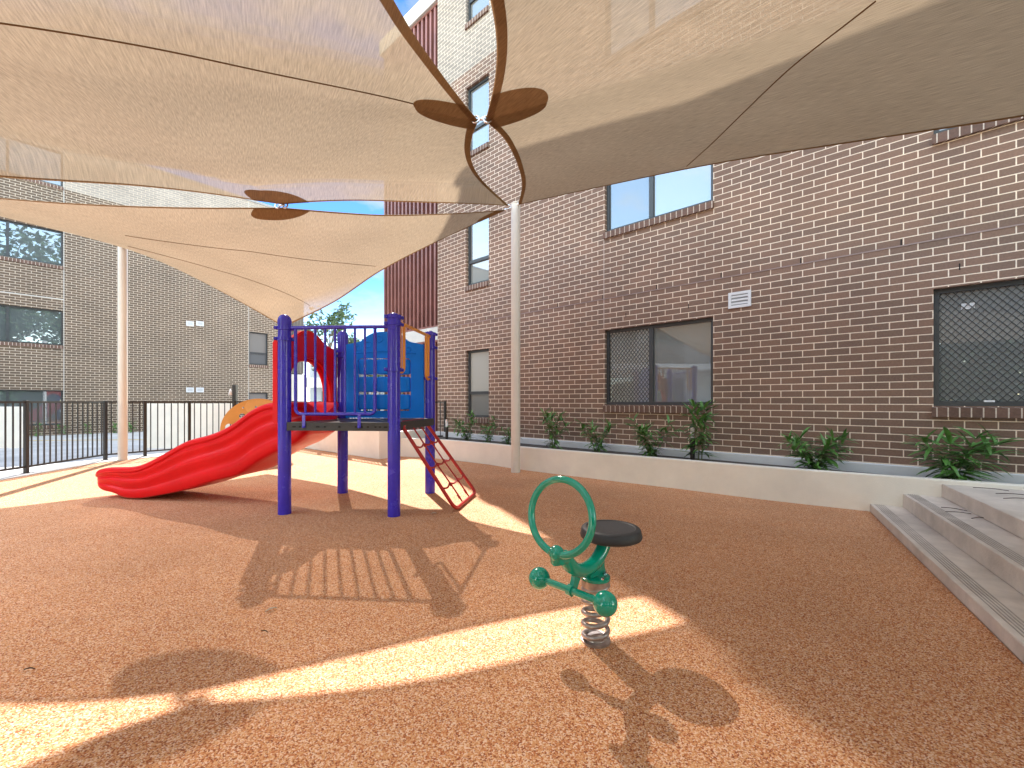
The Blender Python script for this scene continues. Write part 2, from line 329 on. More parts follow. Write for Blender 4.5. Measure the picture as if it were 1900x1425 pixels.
M_seat = mat('black_rubber_seat', (0.028, 0.028, 0.031), 0.55, var=0.25, vscale=14, bump=0.15, bscale=200)
M_spring = mat('worn_spring_steel', (0.42, 0.37, 0.35), 0.34, metal=0.7, var=0.35, vscale=25)
M_steel = mat('polished_steel', (0.72, 0.73, 0.76), 0.12, metal=1.0, var=0.1, vscale=12)
M_leaf = mat('bamboo_leaf', (0.105, 0.26, 0.055), 0.4, var=0.55, vscale=9)
M_stem = mat('plant_stem', (0.14, 0.17, 0.06), 0.6, var=0.3, vscale=20)
M_tree = mat('tree_leaf', (0.055, 0.105, 0.030), 0.6, var=0.55, vscale=1.3)
M_bark = mat('grey_bark', (0.20, 0.16, 0.13), 0.9, var=0.4, vscale=6, bump=0.4)
M_sail = sail_mat('tan_shade_cloth', (0.35, 0.235, 0.135), (0.275, 0.207, 0.135), 0.145)
M_hem = sail_mat('tan_hem_webbing', (0.27, 0.155, 0.072), (0.17, 0.09, 0.04), 0.03)
M_drygum = mat('bleached_dry_leaf', (0.62, 0.55, 0.44), 0.7, var=0.2, vscale=40)
M_twig = mat('dark_twig', (0.10, 0.07, 0.05), 0.8, var=0.3, vscale=60)
M_far = mat('far_white_render', (0.50, 0.50, 0.50), 0.8, var=0.08, vscale=0.5)
M_yline = mat('yellow_line_paint', (0.60, 0.42, 0.10), 0.7, var=0.2, vscale=4)

# ------------------------------------------------------------------ the setting: ground
DW = Vector((-0.744, 0.668, 0)); NW = Vector((-0.668, -0.744, 0))     # right wall: along (going away) and outwards
W0 = Vector((4.36, 4.98, 0))
PL = [(-2.38, 9.06), (-1.48, 8.68), (-0.50, 7.93), (0.13, 7.30), (1.206, 6.43), (2.14, 5.72), (2.876, 5.11), (3.744, 4.51), (5.5, 3.37), (8.2, 1.55)]   # foot of the planter wall
SE = Vector((-0.4975, -0.8675, 0)); SP = Vector((0.8675, -0.4975, 0))  # steps: along and into the flight
S1 = Vector((3.744, 4.51, 0))
bm = BM(); face(bm, [(-260, -260, -0.03), (260, -260, -0.03), (260, 260, -0.03), (-260, 260, -0.03)])
tag(part('ground', bm, M_pave), kind='structure')
s_end = S1 + SE * 9.0
poly = [(-7.30, -5.0), (-7.34, 3.0), (-7.42, 6.1), (-7.72, 8.0), (-7.45, 8.75), (-7.0, 9.5), (-6.4, 10.2), (-5.6, 11.0), (-2.65, 8.6)] + PL[:8] + [(s_end.x, s_end.y), (-1.5, -5.0)]
bm = BM(); prism(bm, poly, -0.028, 0.0, bottom=False)
bmesh.ops.triangulate(bm, faces=[f for f in bm.faces if len(f.verts) > 4])
tag(part('playground_surface', bm, M_rubber), kind='structure')
kin = poly[1:8]; kout = [(-7.85, 3.0), (-7.95, 6.1), (-8.25, 8.15), (-7.95, 9.05), (-7.45, 9.85), (-6.8, 10.6), (-5.9, 11.5)]
bm = BM(); prism(bm, kin + kout[::-1], -0.028, 0.012, bottom=False)
bmesh.ops.triangulate(bm, faces=[f for f in bm.faces if len(f.verts) > 4])
tag(part('kerb', bm, M_kerb), kind='structure')
bm = BM(); prism(bm, [(-15.2, 12.9), (-9.0, 13.4), (-9.0, 13.55), (-15.2, 13.05)], -0.028, -0.024, bottom=False)
tag(part('road_marking', bm, M_yline), kind='structure')

# ------------------------------------------------------------------ right apartment building
def wall_mesh(bm, x0, x1, z0, z1, ops, depth=0.11):
    """brick skin at y=0 with openings and their reveals; y is outwards"""
    xs = sorted({x0, x1, *[c for o in ops for c in o[:2] if x0 < c < x1]}); zs = sorted({z0, z1, *[c for o in ops for c in o[2:] if z0 < c < z1]})
    for i in range(len(xs) - 1):
        for j in range(len(zs) - 1):
            cx, cz = (xs[i] + xs[i + 1]) / 2, (zs[j] + zs[j + 1]) / 2
            if any(o[0] < cx < o[1] and o[2] < cz < o[3] for o in ops): continue
            face(bm, [(xs[i], 0, zs[j]), (xs[i + 1], 0, zs[j]), (xs[i + 1], 0, zs[j + 1]), (xs[i], 0, zs[j + 1])][::-1])
    for a, b, c, d in ops:
        face(bm, [(a, 0, c), (a, -depth, c), (a, -depth, d), (a, 0, d)]); face(bm, [(b, 0, c), (b, 0, d), (b, -depth, d), (b, -depth, c)])
        face(bm, [(a, 0, d), (a, -depth, d), (b, -depth, d), (b, 0, d)]); face(bm, [(a, 0, c), (b, 0, c), (b, -depth, c), (a, -depth, c)])
def window(root, o, kind, glassL, glassR, screen=None, split=0.5, y=-0.085):
    """o=(x0,x1,z0,z1) in the building's frame. kind 'slide': two panes side by side, 'sash': one above the other"""
    a, b, c, d = o; w = 0.05
    bm = BM(); box(bm, (a, y - 0.03, c), (a + w, y + 0.02, d)); box(bm, (b - w, y - 0.03, c), (b, y + 0.02, d))
    box(bm, (a + w, y - 0.03, c), (b - w, y + 0.02, c + w)); box(bm, (a + w, y - 0.03, d - w), (b - w, y + 0.02, d))
    if kind == 'slide':
        xm = a + (b - a) * split; box(bm, (xm - 0.035, y - 0.028, c + w), (xm + 0.035, y + 0.024, d - w))
        rects = [(a + w, xm - 0.035, c + w, d - w), (xm + 0.035, b - w, c + w, d - w)]
    else:
        zm = c + (d - c) * split; box(bm, (a + w, y - 0.028, zm - 0.035), (b - w, y + 0.024, zm + 0.035))
        rects = [(a + w, b - w, zm + 0.035, d - w), (a + w, b - w, c + w, zm - 0.035)]
    fr = part('window', bm, M_frame, root, local=True)
    for (p, q, r_, s), g in zip(rects, (glassL, glassR)):
        bm = BM(); box(bm, (p, y - 0.026, r_), (q, y - 0.016, s)); part('pane', bm, g, fr, local=True)
    if screen is not None:
        p, q, r_, s = rects[screen]; bm = BM(); pitch = 0.062; k = -int((s - r_) / pitch) - 2; ys = y - 0.004; t = 0.0035
        asp = 1.25                                  # diamonds taller than wide
        for sg in (1, -1):
            n_ = int(((q - p) * asp + (s - r_)) / (pitch * asp)) + 2
            for i in range(-1, n_):
                # line z = r_ + sg*(x-p)*asp + const
                c0 = r_ + (i * pitch * asp - (q - p) * asp if sg > 0 else i * pitch * asp)
                pts = []
                x_a, x_b = p, q
                za, zb = c0 + sg * (x_a - p) * asp, c0 + sg * (x_b - p) * asp
                lo, hi = r_, s
                def clipx(z): return p + (z - c0) / (sg * asp)
                xa = x_a if lo <= za <= hi else clipx(lo if za < lo else hi)
                xb = x_b if lo <= zb <= hi else clipx(lo if zb < lo else hi)
                if xa < p - 1e-6 or xb > q + 1e-6 or xb - xa < 0.01: continue
                bar(bm, (xa, ys, c0 + sg * (xa - p) * asp), (xb, ys + 0.0005 * sg, c0 + sg * (xb - p) * asp), 0.006, 0.007, up=(0, 1, 0))
        part('security_screen', bm, M_mesh, fr, local=True)
    return fr
def brick_sill(root, o, proj=0.045, h=0.12):
    a, b, c, d = o; bm = BM()
    P = [(-0.10, c + 0.004), (proj, c - 0.018), (proj, c - h), (0.002, c - h), (-0.10, c - h)]
    A = [bm.verts.new((a - 0.012, y, z)) for y, z in P]; B = [bm.verts.new((b + 0.012, y, z)) for y, z in P]
    for i in range(5): bm.faces.new((A[i], A[(i + 1) % 5], B[(i + 1) % 5], B[i]))
    bm.faces.new(A[::-1]); bm.faces.new(B); bmesh.ops.recalc_face_normals(bm, faces=bm.faces[:])
    return part('window_sill', bm, M_sill, root, local=True)
def vent(root, x0, x1, z0, z1, y=0.0, n=3):
    bm = BM(); fwx, fwz = (x1 - x0) * 0.13, (z1 - z0) * 0.17; d = 0.022
    box(bm, (x0, y + 0.001, z0), (x0 + fwx, y + d, z1)); box(bm, (x1 - fwx, y + 0.001, z0), (x1, y + d, z1))
    box(bm, (x0 + fwx, y + 0.001, z0), (x1 - fwx, y + d - 0.001, z0 + fwz)); box(bm, (x0 + fwx, y + 0.001, z1 - fwz), (x1 - fwx, y + d - 0.001, z1))
    v = part('air_vent', bm, M_vent, root, local=True)
    bm = BM(); hh = (z1 - z0 - 2 * fwz); box(bm, (x0 + fwx, y + 0.0015, z0 + fwz), (x1 - fwx, y + 0.004, z1 - fwz), mi=0)
    for i in range(n):
        zc = z0 + fwz + hh * (i + 0.5) / n
        box(bm, (x0 + fwx, y + 0.004, zc - hh / n * 0.28), (x1 - fwx, y + 0.017, zc + hh / n * 0.24), mi=1)
    part('louvre', bm, [M_ventdark, M_vent], v, local=True)
def rt(u, v, off=0.0):
    """pixel -> (distance along the right wall, height) on the plane set off outwards by off"""
    a = (u - CX) / F_PX; o = W0 + NW * off
    t = (o.x - a * o.y) / (a * DW.y - DW.x); Y = o.y + t * DW.y
    return t, CAMH + (HY - v) / F_PX * Y
RB = thing('apartment_building', 'dark brown brick apartment block with pale joints behind the planter and white post', 'building', W0, math.atan2(DW.y, DW.x))
# local: x along the wall (away from the camera), y = outwards
tC = rt(812, 745)[0]; H_R = 12.0
def rect(u0, u1, vt, vb, ur=None):
    t0, t1 = rt(u0, 745)[0], rt(u1, 745)[0]; um = ur if ur else u0
    return (min(t0, t1), max(t0, t1), rt(um, vb)[1], rt(um, vt)[1])
W1 = rect(865, 907, 646, 775, 907); FL = 2.98
W2 = rect(1122, 1323, 612.5, 751, 1122); W3 = rect(1732, 2100, 536, 753, 1732)
openings = []
for k in range(4):
    for base, kind in ((W1, 'n'), (W2, 'm'), (W3, 'b')):
        sh = {'n': [0, 2.98, 5.98, 8.93], 'm': [0, 2.98, 5.96, 8.94], 'b': [0, 2.98, 5.96, 8.94]}[kind][k]
        openings.append((base[0], base[1], base[2] + sh, base[3] + sh, kind, k))
z2b = rt(1117, 429)[1] + 0.0; z3 = rt(1728, 250)[1]
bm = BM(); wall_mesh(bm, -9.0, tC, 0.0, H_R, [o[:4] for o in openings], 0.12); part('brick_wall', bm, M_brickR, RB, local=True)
bm = BM(); face(bm, [(tC, 0, 0), (tC, 0, H_R), (tC, -12, H_R), (tC, -12, 0)]); face(bm, [(-9, 0, 0), (-9, -12, 0), (-9, -12, H_R), (-9, 0, H_R)])
face(bm, [(-9, -12, 0), (tC, -12, 0), (tC, -12, H_R), (-9, -12, H_R)]); part('side_wall', bm, M_brickR, RB, local=True)
bm = BM(); box(bm, (-9.05, -12.05, H_R), (tC + 0.02, 0.03, H_R + 0.12)); part('roof', bm, M_roof, RB, local=True)
for (a, b, c, d, kind, k) in openings:
    o = (a, b, c, d)
    if kind == 'n': window(RB, o, 'sash', M_glassA if k else M_glassB, M_glassA, None, 0.36)
    elif kind == 'm': window(RB, o, 'slide', M_glassA, M_glassB if k == 0 else M_glassC, 1 if k == 0 else None, 0.545)
    else: wf = window(RB, o, 'slide', M_glassD, M_glassD, 1 if k == 0 else None, 0.3)
    if kind == 'b' and k == 0:
        bm = BM(); q = rt(1785, 572); q2 = rt(1811, 558); box(bm, (q2[0], -0.0995, q[1]), (q[0], -0.0965, q2[1])); part('paper_notice', bm, M_vent, wf, local=True)
        q = rt(1827, 746); q2 = rt(1848, 742.5); box(bm := BM(), (q2[0], -0.0655, q[1]), (q[0], -0.0640, q2[1])); part('frame_sticker', bm, M_vent, wf, local=True)
    brick_sill(RB, o)
v0 = rt(1352, 572); v1 = rt(1394, 569.5)
vent(RB, min(v0[0], v1[0]), max(v0[0], v1[0]), rt(1352, 573.5)[1], rt(1352, 544.5)[1], 0.0, 3)
# damp course strip, weep holes and a control joint
zd = rt(1300, 523)[1]
bm = BM(); box(bm, (-5.0, 0.0005, zd - 0.007), (tC - 0.01, 0.006, zd + 0.007)); part('damp_course', bm, mat('damp_course_plastic', (0.30, 0.22, 0.20), 0.6, var=0.2), RB, local=True)
bm = BM()
x = -4.9
while x < tC - 0.3:
    bm = BM(); box(bm, (x - 0.006, 0.0005, zd + 0.008), (x + 0.006, 0.003, zd + 0.078)); part('weep_hole', bm, M_black, RB, local=True); x += 0.96
for x in (W2[0] + 0.35, W2[1] - 0.4, W3[0] + 0.4, W3[1] - 0.2):
    bm = BM(); box(bm, (x - 0.005, 0.0005, W2[3] + 0.17), (x + 0.005, 0.003, W2[3] + 0.24)); part('weep_hole', bm, M_black, RB, local=True)
M_seal = mat('joint_sealant', (0.52, 0.43, 0.37), 0.7); xj = W2[1] + 0.015
for z0_, z1_ in ((0.3, W2[2] - 0.13), (W2[3] + 0.02, W2[2] + 2.98 - 0.13), (W2[3] + 3.0, W2[2] + 5.96 - 0.13), (W2[3] + 5.98, W2[2] + 8.94 - 0.13)):
    bm = BM(); box(bm, (xj - 0.006, 0.0005, z0_), (xj + 0.006, 0.003, z1_)); part('control_joint', bm, M_seal, RB, local=True)
# slatted balcony end, set back from the brick face
REC = 0.9; xs0 = tC; xs1 = rt(710, 745, -REC)[0]
def slat_screen(z0, z1, n=20):
    bm = BM(); pw = (xs1 - xs0) / n
    for i in range(n): box(bm, (xs0 + pw * (i + 0.25), -REC - 0.10, z0), (xs0 + pw * (i + 0.62), -REC, z1), mi=0)
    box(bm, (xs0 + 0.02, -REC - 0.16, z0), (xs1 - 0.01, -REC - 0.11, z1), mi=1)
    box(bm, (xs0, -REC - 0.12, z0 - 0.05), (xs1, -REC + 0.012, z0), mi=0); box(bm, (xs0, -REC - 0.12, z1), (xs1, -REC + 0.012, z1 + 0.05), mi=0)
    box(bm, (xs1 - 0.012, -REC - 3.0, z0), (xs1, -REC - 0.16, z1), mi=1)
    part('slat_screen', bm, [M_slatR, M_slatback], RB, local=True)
zs = rt(812, 606, -REC)[1]; SL = 0.36
for k, (a, b) in enumerate(((0.0, zs - SL - 0.05), (zs + 0.05, zs + 2.98 - SL - 0.05), (zs + 3.03, zs + 5.96 - SL - 0.05), (zs + 6.01, zs + 8.94))):
    slat_screen(a, b)
for z in (zs, zs + 2.98, zs + 5.96):
    bm = BM(); box(bm, (xs0, -REC - 3.0, z - SL), (xs1 + 0.003, -REC + 0.02, z - 0.003)); part('balcony_slab', bm, M_slab, RB, local=True)
bm = BM(); box(bm, (xs0 + 0.021, -REC - 8.0, zs + 8.995), (xs1 + 0.06, -REC + 0.08, zs + 9.45)); part('parapet', bm, M_slab, RB, local=True)
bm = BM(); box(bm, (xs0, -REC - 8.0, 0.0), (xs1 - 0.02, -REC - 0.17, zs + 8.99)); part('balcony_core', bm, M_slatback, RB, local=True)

# ------------------------------------------------------------------ left apartment building
L0 = Vector((-15.8, 15.3, 0)); DL = Vector((-0.642, -0.767, 0)); NL = Vector((0.767, -0.642, 0))
def lt(u, v):
    a = (u - CX) / F_PX; t = (L0.x - a * L0.y) / (a * DL.y - DL.x); Y = L0.y + t * DL.y
    return t, CAMH + (HY - v) / F_PX * Y
LB = thing('apartment_building', 'taupe brick apartment block across the paving behind the black fence', 'building', L0, math.atan2(DL.y, DL.x))
H_L = 10.35
def lrect(u0, u1, vt, vb, ur): 
    t0, t1 = lt(u0, 745)[0], lt(u1, 745)[0]; return (min(t0, t1), max(t0, t1), lt(ur, vb)[1], lt(ur, vt)[1])
big = lrect(-170, 117, 577, 641, 117); sm = lrect(462, 497, 619, 678, 497); gbig = (big[0], big[1], 0.30, 1.60)
xE = lt(541, 745)[0]; xF = lt(566, 745)[0]
lops = []
for k in range(4):
    s_ = (k - 1) * 2.80
    lops.append((big[0], big[1], big[2] + s_, big[3] + s_, 'b', k)); lops.append((sm[0], sm[1], sm[2] + s_, sm[3] + s_, 's', k))
lops = [o for o in lops if o[3] < H_L + 2]
lops = [(a, b, c, min(d, H_L - 0.25), kd, k) for (a, b, c, d, kd, k) in lops]
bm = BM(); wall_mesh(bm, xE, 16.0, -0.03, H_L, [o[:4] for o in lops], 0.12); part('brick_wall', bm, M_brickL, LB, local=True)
bm = BM(); face(bm, [(xE, 0, -0.03), (xE, -10, -0.03), (xE, -10, H_L), (xE, 0, H_L)]); part('side_wall', bm, M_brickL, LB, local=True)
bm = BM(); face(bm, [(16, 0, -0.03), (16, 0, H_L), (16, -10, H_L), (16, -10, -0.03)])
part('side_wall', bm, M_brickL, LB, local=True)
bm = BM(); box(bm, (xE - 0.02, -10.05, H_L), (16.05, 0.03, H_L + 0.1)); part('roof', bm, M_roof, LB, local=True)
for (a, b, c, d, kd, k) in lops:
    if kd == 'b': window(LB, (a, b, c, d), 'slide', M_glassC, M_glassC, None, 0.40)
    else: window(LB, (a, b, c, d), 'sash', M_glassA, M_glassC, None, 0.36)
    brick_sill(LB, (a, b, c, d), 0.03)
for v in (600.5, 723.5):
    for u in (345.5, 364): 
        t0, t1 = lt(u, v)[0], lt(u + 14, v)[0]; zc = lt(u + 7, v)[1]
        vent(LB, min(t0, t1), max(t0, t1), zc - 0.10, zc + 0.10, 0.0, 3)
for xj in (big[0] - 0.02, sm[1] + 0.01):
    bm = BM(); box(bm, (xj - 0.009, 0.0005, 0), (xj + 0.009, 0.004, H_L)); part('control_joint', bm, M_slab, LB, local=True)
bm = BM(); zf = lt(0, 541)[1]; box(bm, (big[0] - 0.01, 0.0005, zf - 0.014), (15.9, 0.004, zf + 0.014)); part('damp_course', bm, M_slab, LB, local=True)
bm = BM(); n = 9; pw = (xE - xF) / n
for i in range(n): box(bm, (xF + pw * (i + 0.2), -0.25, 2.55), (xF + pw * (i + 0.65), -0.10, H_L - 0.4), mi=0)
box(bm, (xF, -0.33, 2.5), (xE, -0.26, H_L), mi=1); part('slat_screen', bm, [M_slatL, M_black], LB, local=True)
bm = BM(); box(bm, (xF - 0.02, -6.0, -0.03), (xE, -0.05, 2.5)); part('balcony_slab', bm, M_slab, LB, local=True)
bm = BM(); box(bm, (xF - 0.02, -6.0, H_L - 0.38), (xE, -0.05, H_L)); part('balcony_slab', bm, M_slab, LB, local=True)

# ------------------------------------------------------------------ white walls, planter and steps
def wall_strip(bm, path, th, z0, z1, side=1, bev=0.0):
    """a wall of thickness th following path; the thickness goes to the left (side=1) of the path"""
    P = [Vector((p[0], p[1], 0)) for p in path]; N = []
    for i in range(len(P)):
        d = (P[min(i + 1, len(P) - 1)] - P[max(i - 1, 0)]).normalized(); N.append(Vector((-d.y, d.x, 0)) * side)
    Q = [p + n_ * th for p, n_ in zip(P, N)]
    def col(p, z): return bm.verts.new((p.x, p.y, z))
    rows = []
    for p, q, n_ in zip(P, Q, N):
        if bev: rows.append([col(p, z0), col(p, z1 - bev), col(p + n_ * bev, z1), col(q - n_ * bev, z1), col(q, z1 - bev), col(q, z0)])
        else: rows.append([col(p, z0), col(p, z1), col(q, z1), col(q, z0)])
    for A, B in zip(rows, rows[1:]):
        for k in range(len(A) - 1): bm.faces.new((A[k], B[k], B[k + 1], A[k + 1]))
    bm.faces.new(rows[0][::-1]); bm.faces.new(rows[-1]); bmesh.ops.recalc_face_normals(bm, faces=bm.faces[:])
    return Q
def resample(path, n=6):
    P = [Vector((p[0], p[1], 0)) for p in path]; out = []
    for i in range(len(P) - 1):
        a, b, c, d = P[max(i - 1, 0)], P[i], P[i + 1], P[min(i + 2, len(P) - 1)]
        for k in range(n):
            t = k / n; out.append(0.5 * ((2 * b) + (c - a) * t + (2 * a - 5 * b + 4 * c - d) * t * t + (3 * b - a - 3 * c + d) * t ** 3))
    out.append(P[-1]); return [(p.x, p.y) for p in out]
PLs = resample(PL, 5); ZP = 0.385
PT = thing('planter', 'long low white rendered planter curving along the foot of the brick wall', 'planter', (2.0, 6.2, 0))
bm = BM(); inner = wall_strip(bm, PLs, 0.10, 0.0, ZP, 1, 0.008); part('planter_wall', bm, M_render, PT)
def on_wall(t, off): p = W0 + DW * t + NW * off; return (p.x, p.y)
bm = BM(); w_pts = [on_wall(t, 0.055) for t in lins(-7.0, tC + 0.4, 30)]
pol = [(q.x, q.y) for q in inner] + [(8.6, 2.0)]
pol = [(q.x, q.y) for q in inner] + [on_wall(-6.2, 0.03), on_wall(tC + 0.3, 0.03), (-2.2, 10.6)]
prism(bm, pol, 0.0, 0.315, bottom=False); bmesh.ops.triangulate(bm, faces=[f for f in bm.faces if len(f.verts) > 4])
tag(part('soil', bm, M_soil, PT), kind='stuff')
bm = BM(); wall_strip(bm, [on_wall(t, 0.004) for t in lins(-6.2, tC - 0.02, 8)], 0.075, 0.30, 0.425, 1, 0.006); part('back_upstand', bm, M_vent, PT)

LW = tag(part('low_wall', (lambda b: (wall_strip(b, [(-5.65, 11.12), (-2.65, 8.60)], 0.20, 0.0, 0.60, 1, 0.006), b)[1])(BM()), M_render), 'low white rendered wall behind the play tower, carrying the fence', 'wall')
tag(part('low_wall', (lambda b: (wall_strip(b, [(-2.645, 8.60), (-2.32, 9.03), (-1.9, 9.7)], 0.20, 0.0, 0.52, 1, 0.006), b)[1])(BM()), M_render), 'short white return wall between the corner and the planter end', 'wall')
def wall_px(u0, u1, v0, v1, h): 
    a, b = GP(u0, v0), GP(u1, v1); bm = BM(); wall_strip(bm, [(a.x, a.y), (b.x, b.y)], 0.18, -0.03, h, 1, 0.006); return bm
tag(part('boundary_wall', wall_px(268, 434, 829.5, 828, 1.10), M_render), 'white boundary wall seen through the fence right of the tan post', 'wall')
tag(part('boundary_wall', wall_px(-260, 38, 832, 829, 1.02), M_render), 'white boundary wall seen through the fence at the left edge', 'wall')

ST = thing('concrete_steps', 'flight of grey concrete steps with grooved nosings beside the planter end', 'steps', S1)
c1 = Vector((3.744, 4.51, 0)); c2 = Vector((3.957, 4.367, 0)); c3 = Vector((4.25, 4.305, 0))
for i, (c, z0, z1) in enumerate(((c1, 0.0, 0.082), (c2, 0.082, 0.219), (c3, 0.219, 0.345))):
    Mx = frame_M((c.x, c.y, 0), SE, SP, (0, 0, 1))
    bm = BM(); box(bm, (-0.1 if i else -0.02, 0, z0), (7.5, 5.5, z1), None, 0.006, 2)
    bmesh.ops.subdivide_edges(bm, edges=[e for e in bm.edges if abs((e.verts[0].co - e.verts[1].co).x) > 3], cuts=60, use_grid_fill=True)
    for v in bm.verts:                                     # slightly chipped, hand-cast edge
        if v.co.y < 0.02 and v.co.z > z1 - 0.02: v.co.z -= random.uniform(0, 0.003); v.co.y += random.uniform(0, 0.003)
    for v in bm.verts: v.co = Mx @ v.co
    sp_ = part('step', bm, M_step, ST)
    if i < 2:
        bm = BM()
        for g in range(5): box(bm, (0.005, 0.035 + g * 0.017, z1 - 0.002), (7.4, 0.041 + g * 0.017, z1 + 0.0012), Mx)
        part('nosing_grooves', bm, M_groove, sp_)

# ------------------------------------------------------------------ steel pool-type fence
FP = [(-7.55, 2.0), (-7.62, 4.6), (-7.74, 6.87), (-7.96, 8.44), (-7.66, 9.0), (-7.22, 9.65), (-6.62, 10.3), (-5.72, 11.25)]
FZ = [(0.0, 1.15)] * 8
FP2 = [(-5.72, 11.25), (-4.72, 10.45), (-3.72, 9.62), (-2.72, 8.78)]
def fence(pts, zb, zt, label, post_z0, pitch=0.105, finials=True):
    fo = thing('fence', label, 'fence', (pts[0][0], pts[0][1], 0))
    for i, p in enumerate(pts):
        bm = BM(); d = Vector(pts[min(i + 1, len(pts) - 1)] + (0,)) - Vector(pts[max(i - 1, 0)] + (0,)); rz = math.atan2(d.y, d.x)
        Mx = Matrix.Translation((p[0], p[1], 0)) @ Matrix.Rotation(rz, 4, 'Z')
        box(bm, (-0.025, -0.025, post_z0), (0.025, 0.025, zt + 0.012), Mx, 0.003)
        box(bm, (-0.075, -0.06, post_z0), (0.075, 0.06, post_z0 + 0.012), Mx, 0.002); part('post', bm, M_steelblack, fo)
    for a, b in zip(pts, pts[1:]):
        A, B = Vector(a + (0,)), Vector(b + (0,)); d = (B - A).normalized(); A2, B2 = A + d * 0.034, B - d * 0.034; L = (B2 - A2).length
        bm = BM()
        for z in (zb, zt - 0.015): bar(bm, A2 + Vector((0, 0, z)), B2 + Vector((0, 0, z)), 0.036, 0.030)
        n_ = max(2, int(L / pitch))
        for k in range(n_):
            q = A2 + (B2 - A2) * ((k + 0.5) / n_); Mx = Matrix.Translation(q) @ Matrix.Rotation(math.atan2(d.y, d.x), 4, 'Z')
            box(bm, (-0.008, -0.008, zb), (0.008, 0.008, zt - 0.02), Mx)
        part('railing_panel', bm, M_steelblack, fo)
    return fo
fence(FP, 0.11, 1.155, 'black steel railing fence curving along the paving edge at the left', 0.0)
fence([(-5.60, 11.20), (-4.62, 10.37), (-3.66, 9.57), (-2.72, 8.79)], 0.69, 1.15, 'short black railing on top of the low white wall', 0.60)
fence([(-2.45, 9.9), (-1.95, 10.15), (-1.60, 10.30)], 0.33, 1.15, 'short black railing ending at the brick building corner', 0.25)

# ------------------------------------------------------------------ shade sails and their posts
Mp = (0.06, 7.02, 4.37); 
def post(name, label, x, y, h, r=0.075):
    t = thing(name, label, 'post', (x, y, 0), group='shade sail posts')
    bm = BM(); lathe(bm, [(r, 0), (r, h - 0.01), (r * 0.96, h)], (x, y, 0), 28); part('pole', bm, M_white, t, smooth=True, angle=40)
    bm = BM(); lathe(bm, [(r + 0.004, h), (r + 0.004, h + 0.012), (r * 0.7, h + 0.03), (0, h + 0.036)], (x, y, 0), 28); part('cap', bm, M_white, t, smooth=True, angle=40)
    return t
pM = post('sail_post', 'slim white steel post in front of the planter, holding three sail corners', 0.06, 7.02, 4.36)
pL = post('sail_post', 'cream steel post standing just inside the black fence', -7.62, 8.44, 4.25)
def catmull(P, n):
    P = [np.array(p, float) for p in P]; out = []
    m = len(P) - 1
    d = [0.0]
    for a, b in zip(P, P[1:]): d.append(d[-1] + np.linalg.norm(b - a))
    d = np.array(d); s = np.linspace(0, d[-1], n)
    # monotone-ish hermite with chord-length parameters
    T = []
    for i in range(len(P)):
        if i == 0: T.append((P[1] - P[0]) / (d[1] - d[0]))
        elif i == m: T.append((P[m] - P[m - 1]) / (d[m] - d[m - 1]))
        else:
            h0, h1 = d[i] - d[i - 1], d[i + 1] - d[i]
            T.append(((P[i] - P[i - 1]) / h0 * h1 + (P[i + 1] - P[i]) / h1 * h0) / (h0 + h1))
    for x in s:
        i = min(np.searchsorted(d, x, 'right') - 1, m - 1); h = d[i + 1] - d[i]; t = (x - d[i]) / h
        out.append((2 * t**3 - 3 * t**2 + 1) * P[i] + (t**3 - 2 * t**2 + t) * h * T[i] + (-2 * t**3 + 3 * t**2) * P[i + 1] + (t**3 - t**2) * h * T[i + 1])
    return np.array(out)
def kinked(segs, n):
    """several smooth pieces joined with corners: number of samples shared out by length"""
    cs = [catmull(s, 200) for s in segs]; pts = np.vstack([cs[0]] + [c[1:] for c in cs[1:]])
    d = np.concatenate([[0], np.cumsum(np.linalg.norm(np.diff(pts, axis=0), axis=1))]); s = np.linspace(0, d[-1], n)
    # keep the kinks as samples
    k = np.cumsum([0] + [len(c) - 1 for c in cs])[1:-1]
    for q in k: s[np.argmin(abs(s - d[q]))] = d[q]
    return np.array([[np.interp(x, d, pts[:, a]) for a in range(3)] for x in s])
def coons(c0, c1, d0, d1):
    """c0: bottom (u), c1: top (u), d0: left (v), d1: right (v)"""
    n, m = len(c0), len(d0); G = np.zeros((n, m, 3))
    for i in range(n):
        u = i / (n - 1)
        for j in range(m):
            v = j / (m - 1)
            G[i, j] = (1 - v) * c0[i] + v * c1[i] + (1 - u) * d0[j] + u * d1[j] - ((1 - u) * (1 - v) * c0[0] + u * (1 - v) * c0[-1] + (1 - u) * v * c1[0] + u * v * c1[-1])
    return G
def grid_part(name, G, m, parent):
    n, k = G.shape[:2]; o = Vector(parent.location)
    bm = BM(); V = [[bm.verts.new(Vector(G[i, j])) for j in range(k)] for i in range(n)]
    uvl = bm.loops.layers.uv.new('UVMap')
    for i in range(n - 1):
        for j in range(k - 1):
            f = bm.faces.new((V[i][j], V[i + 1][j], V[i + 1][j + 1], V[i][j + 1]))
            for lp, (a, b) in zip(f.loops, ((i, j), (i + 1, j), (i + 1, j + 1), (i, j + 1))):
                p = G[a, b]; lp[uvl].uv = (p[0] * 0.87 + p[1] * 0.5, -p[0] * 0.5 + p[1] * 0.87)
    return part(name, bm, m, parent, smooth=True)
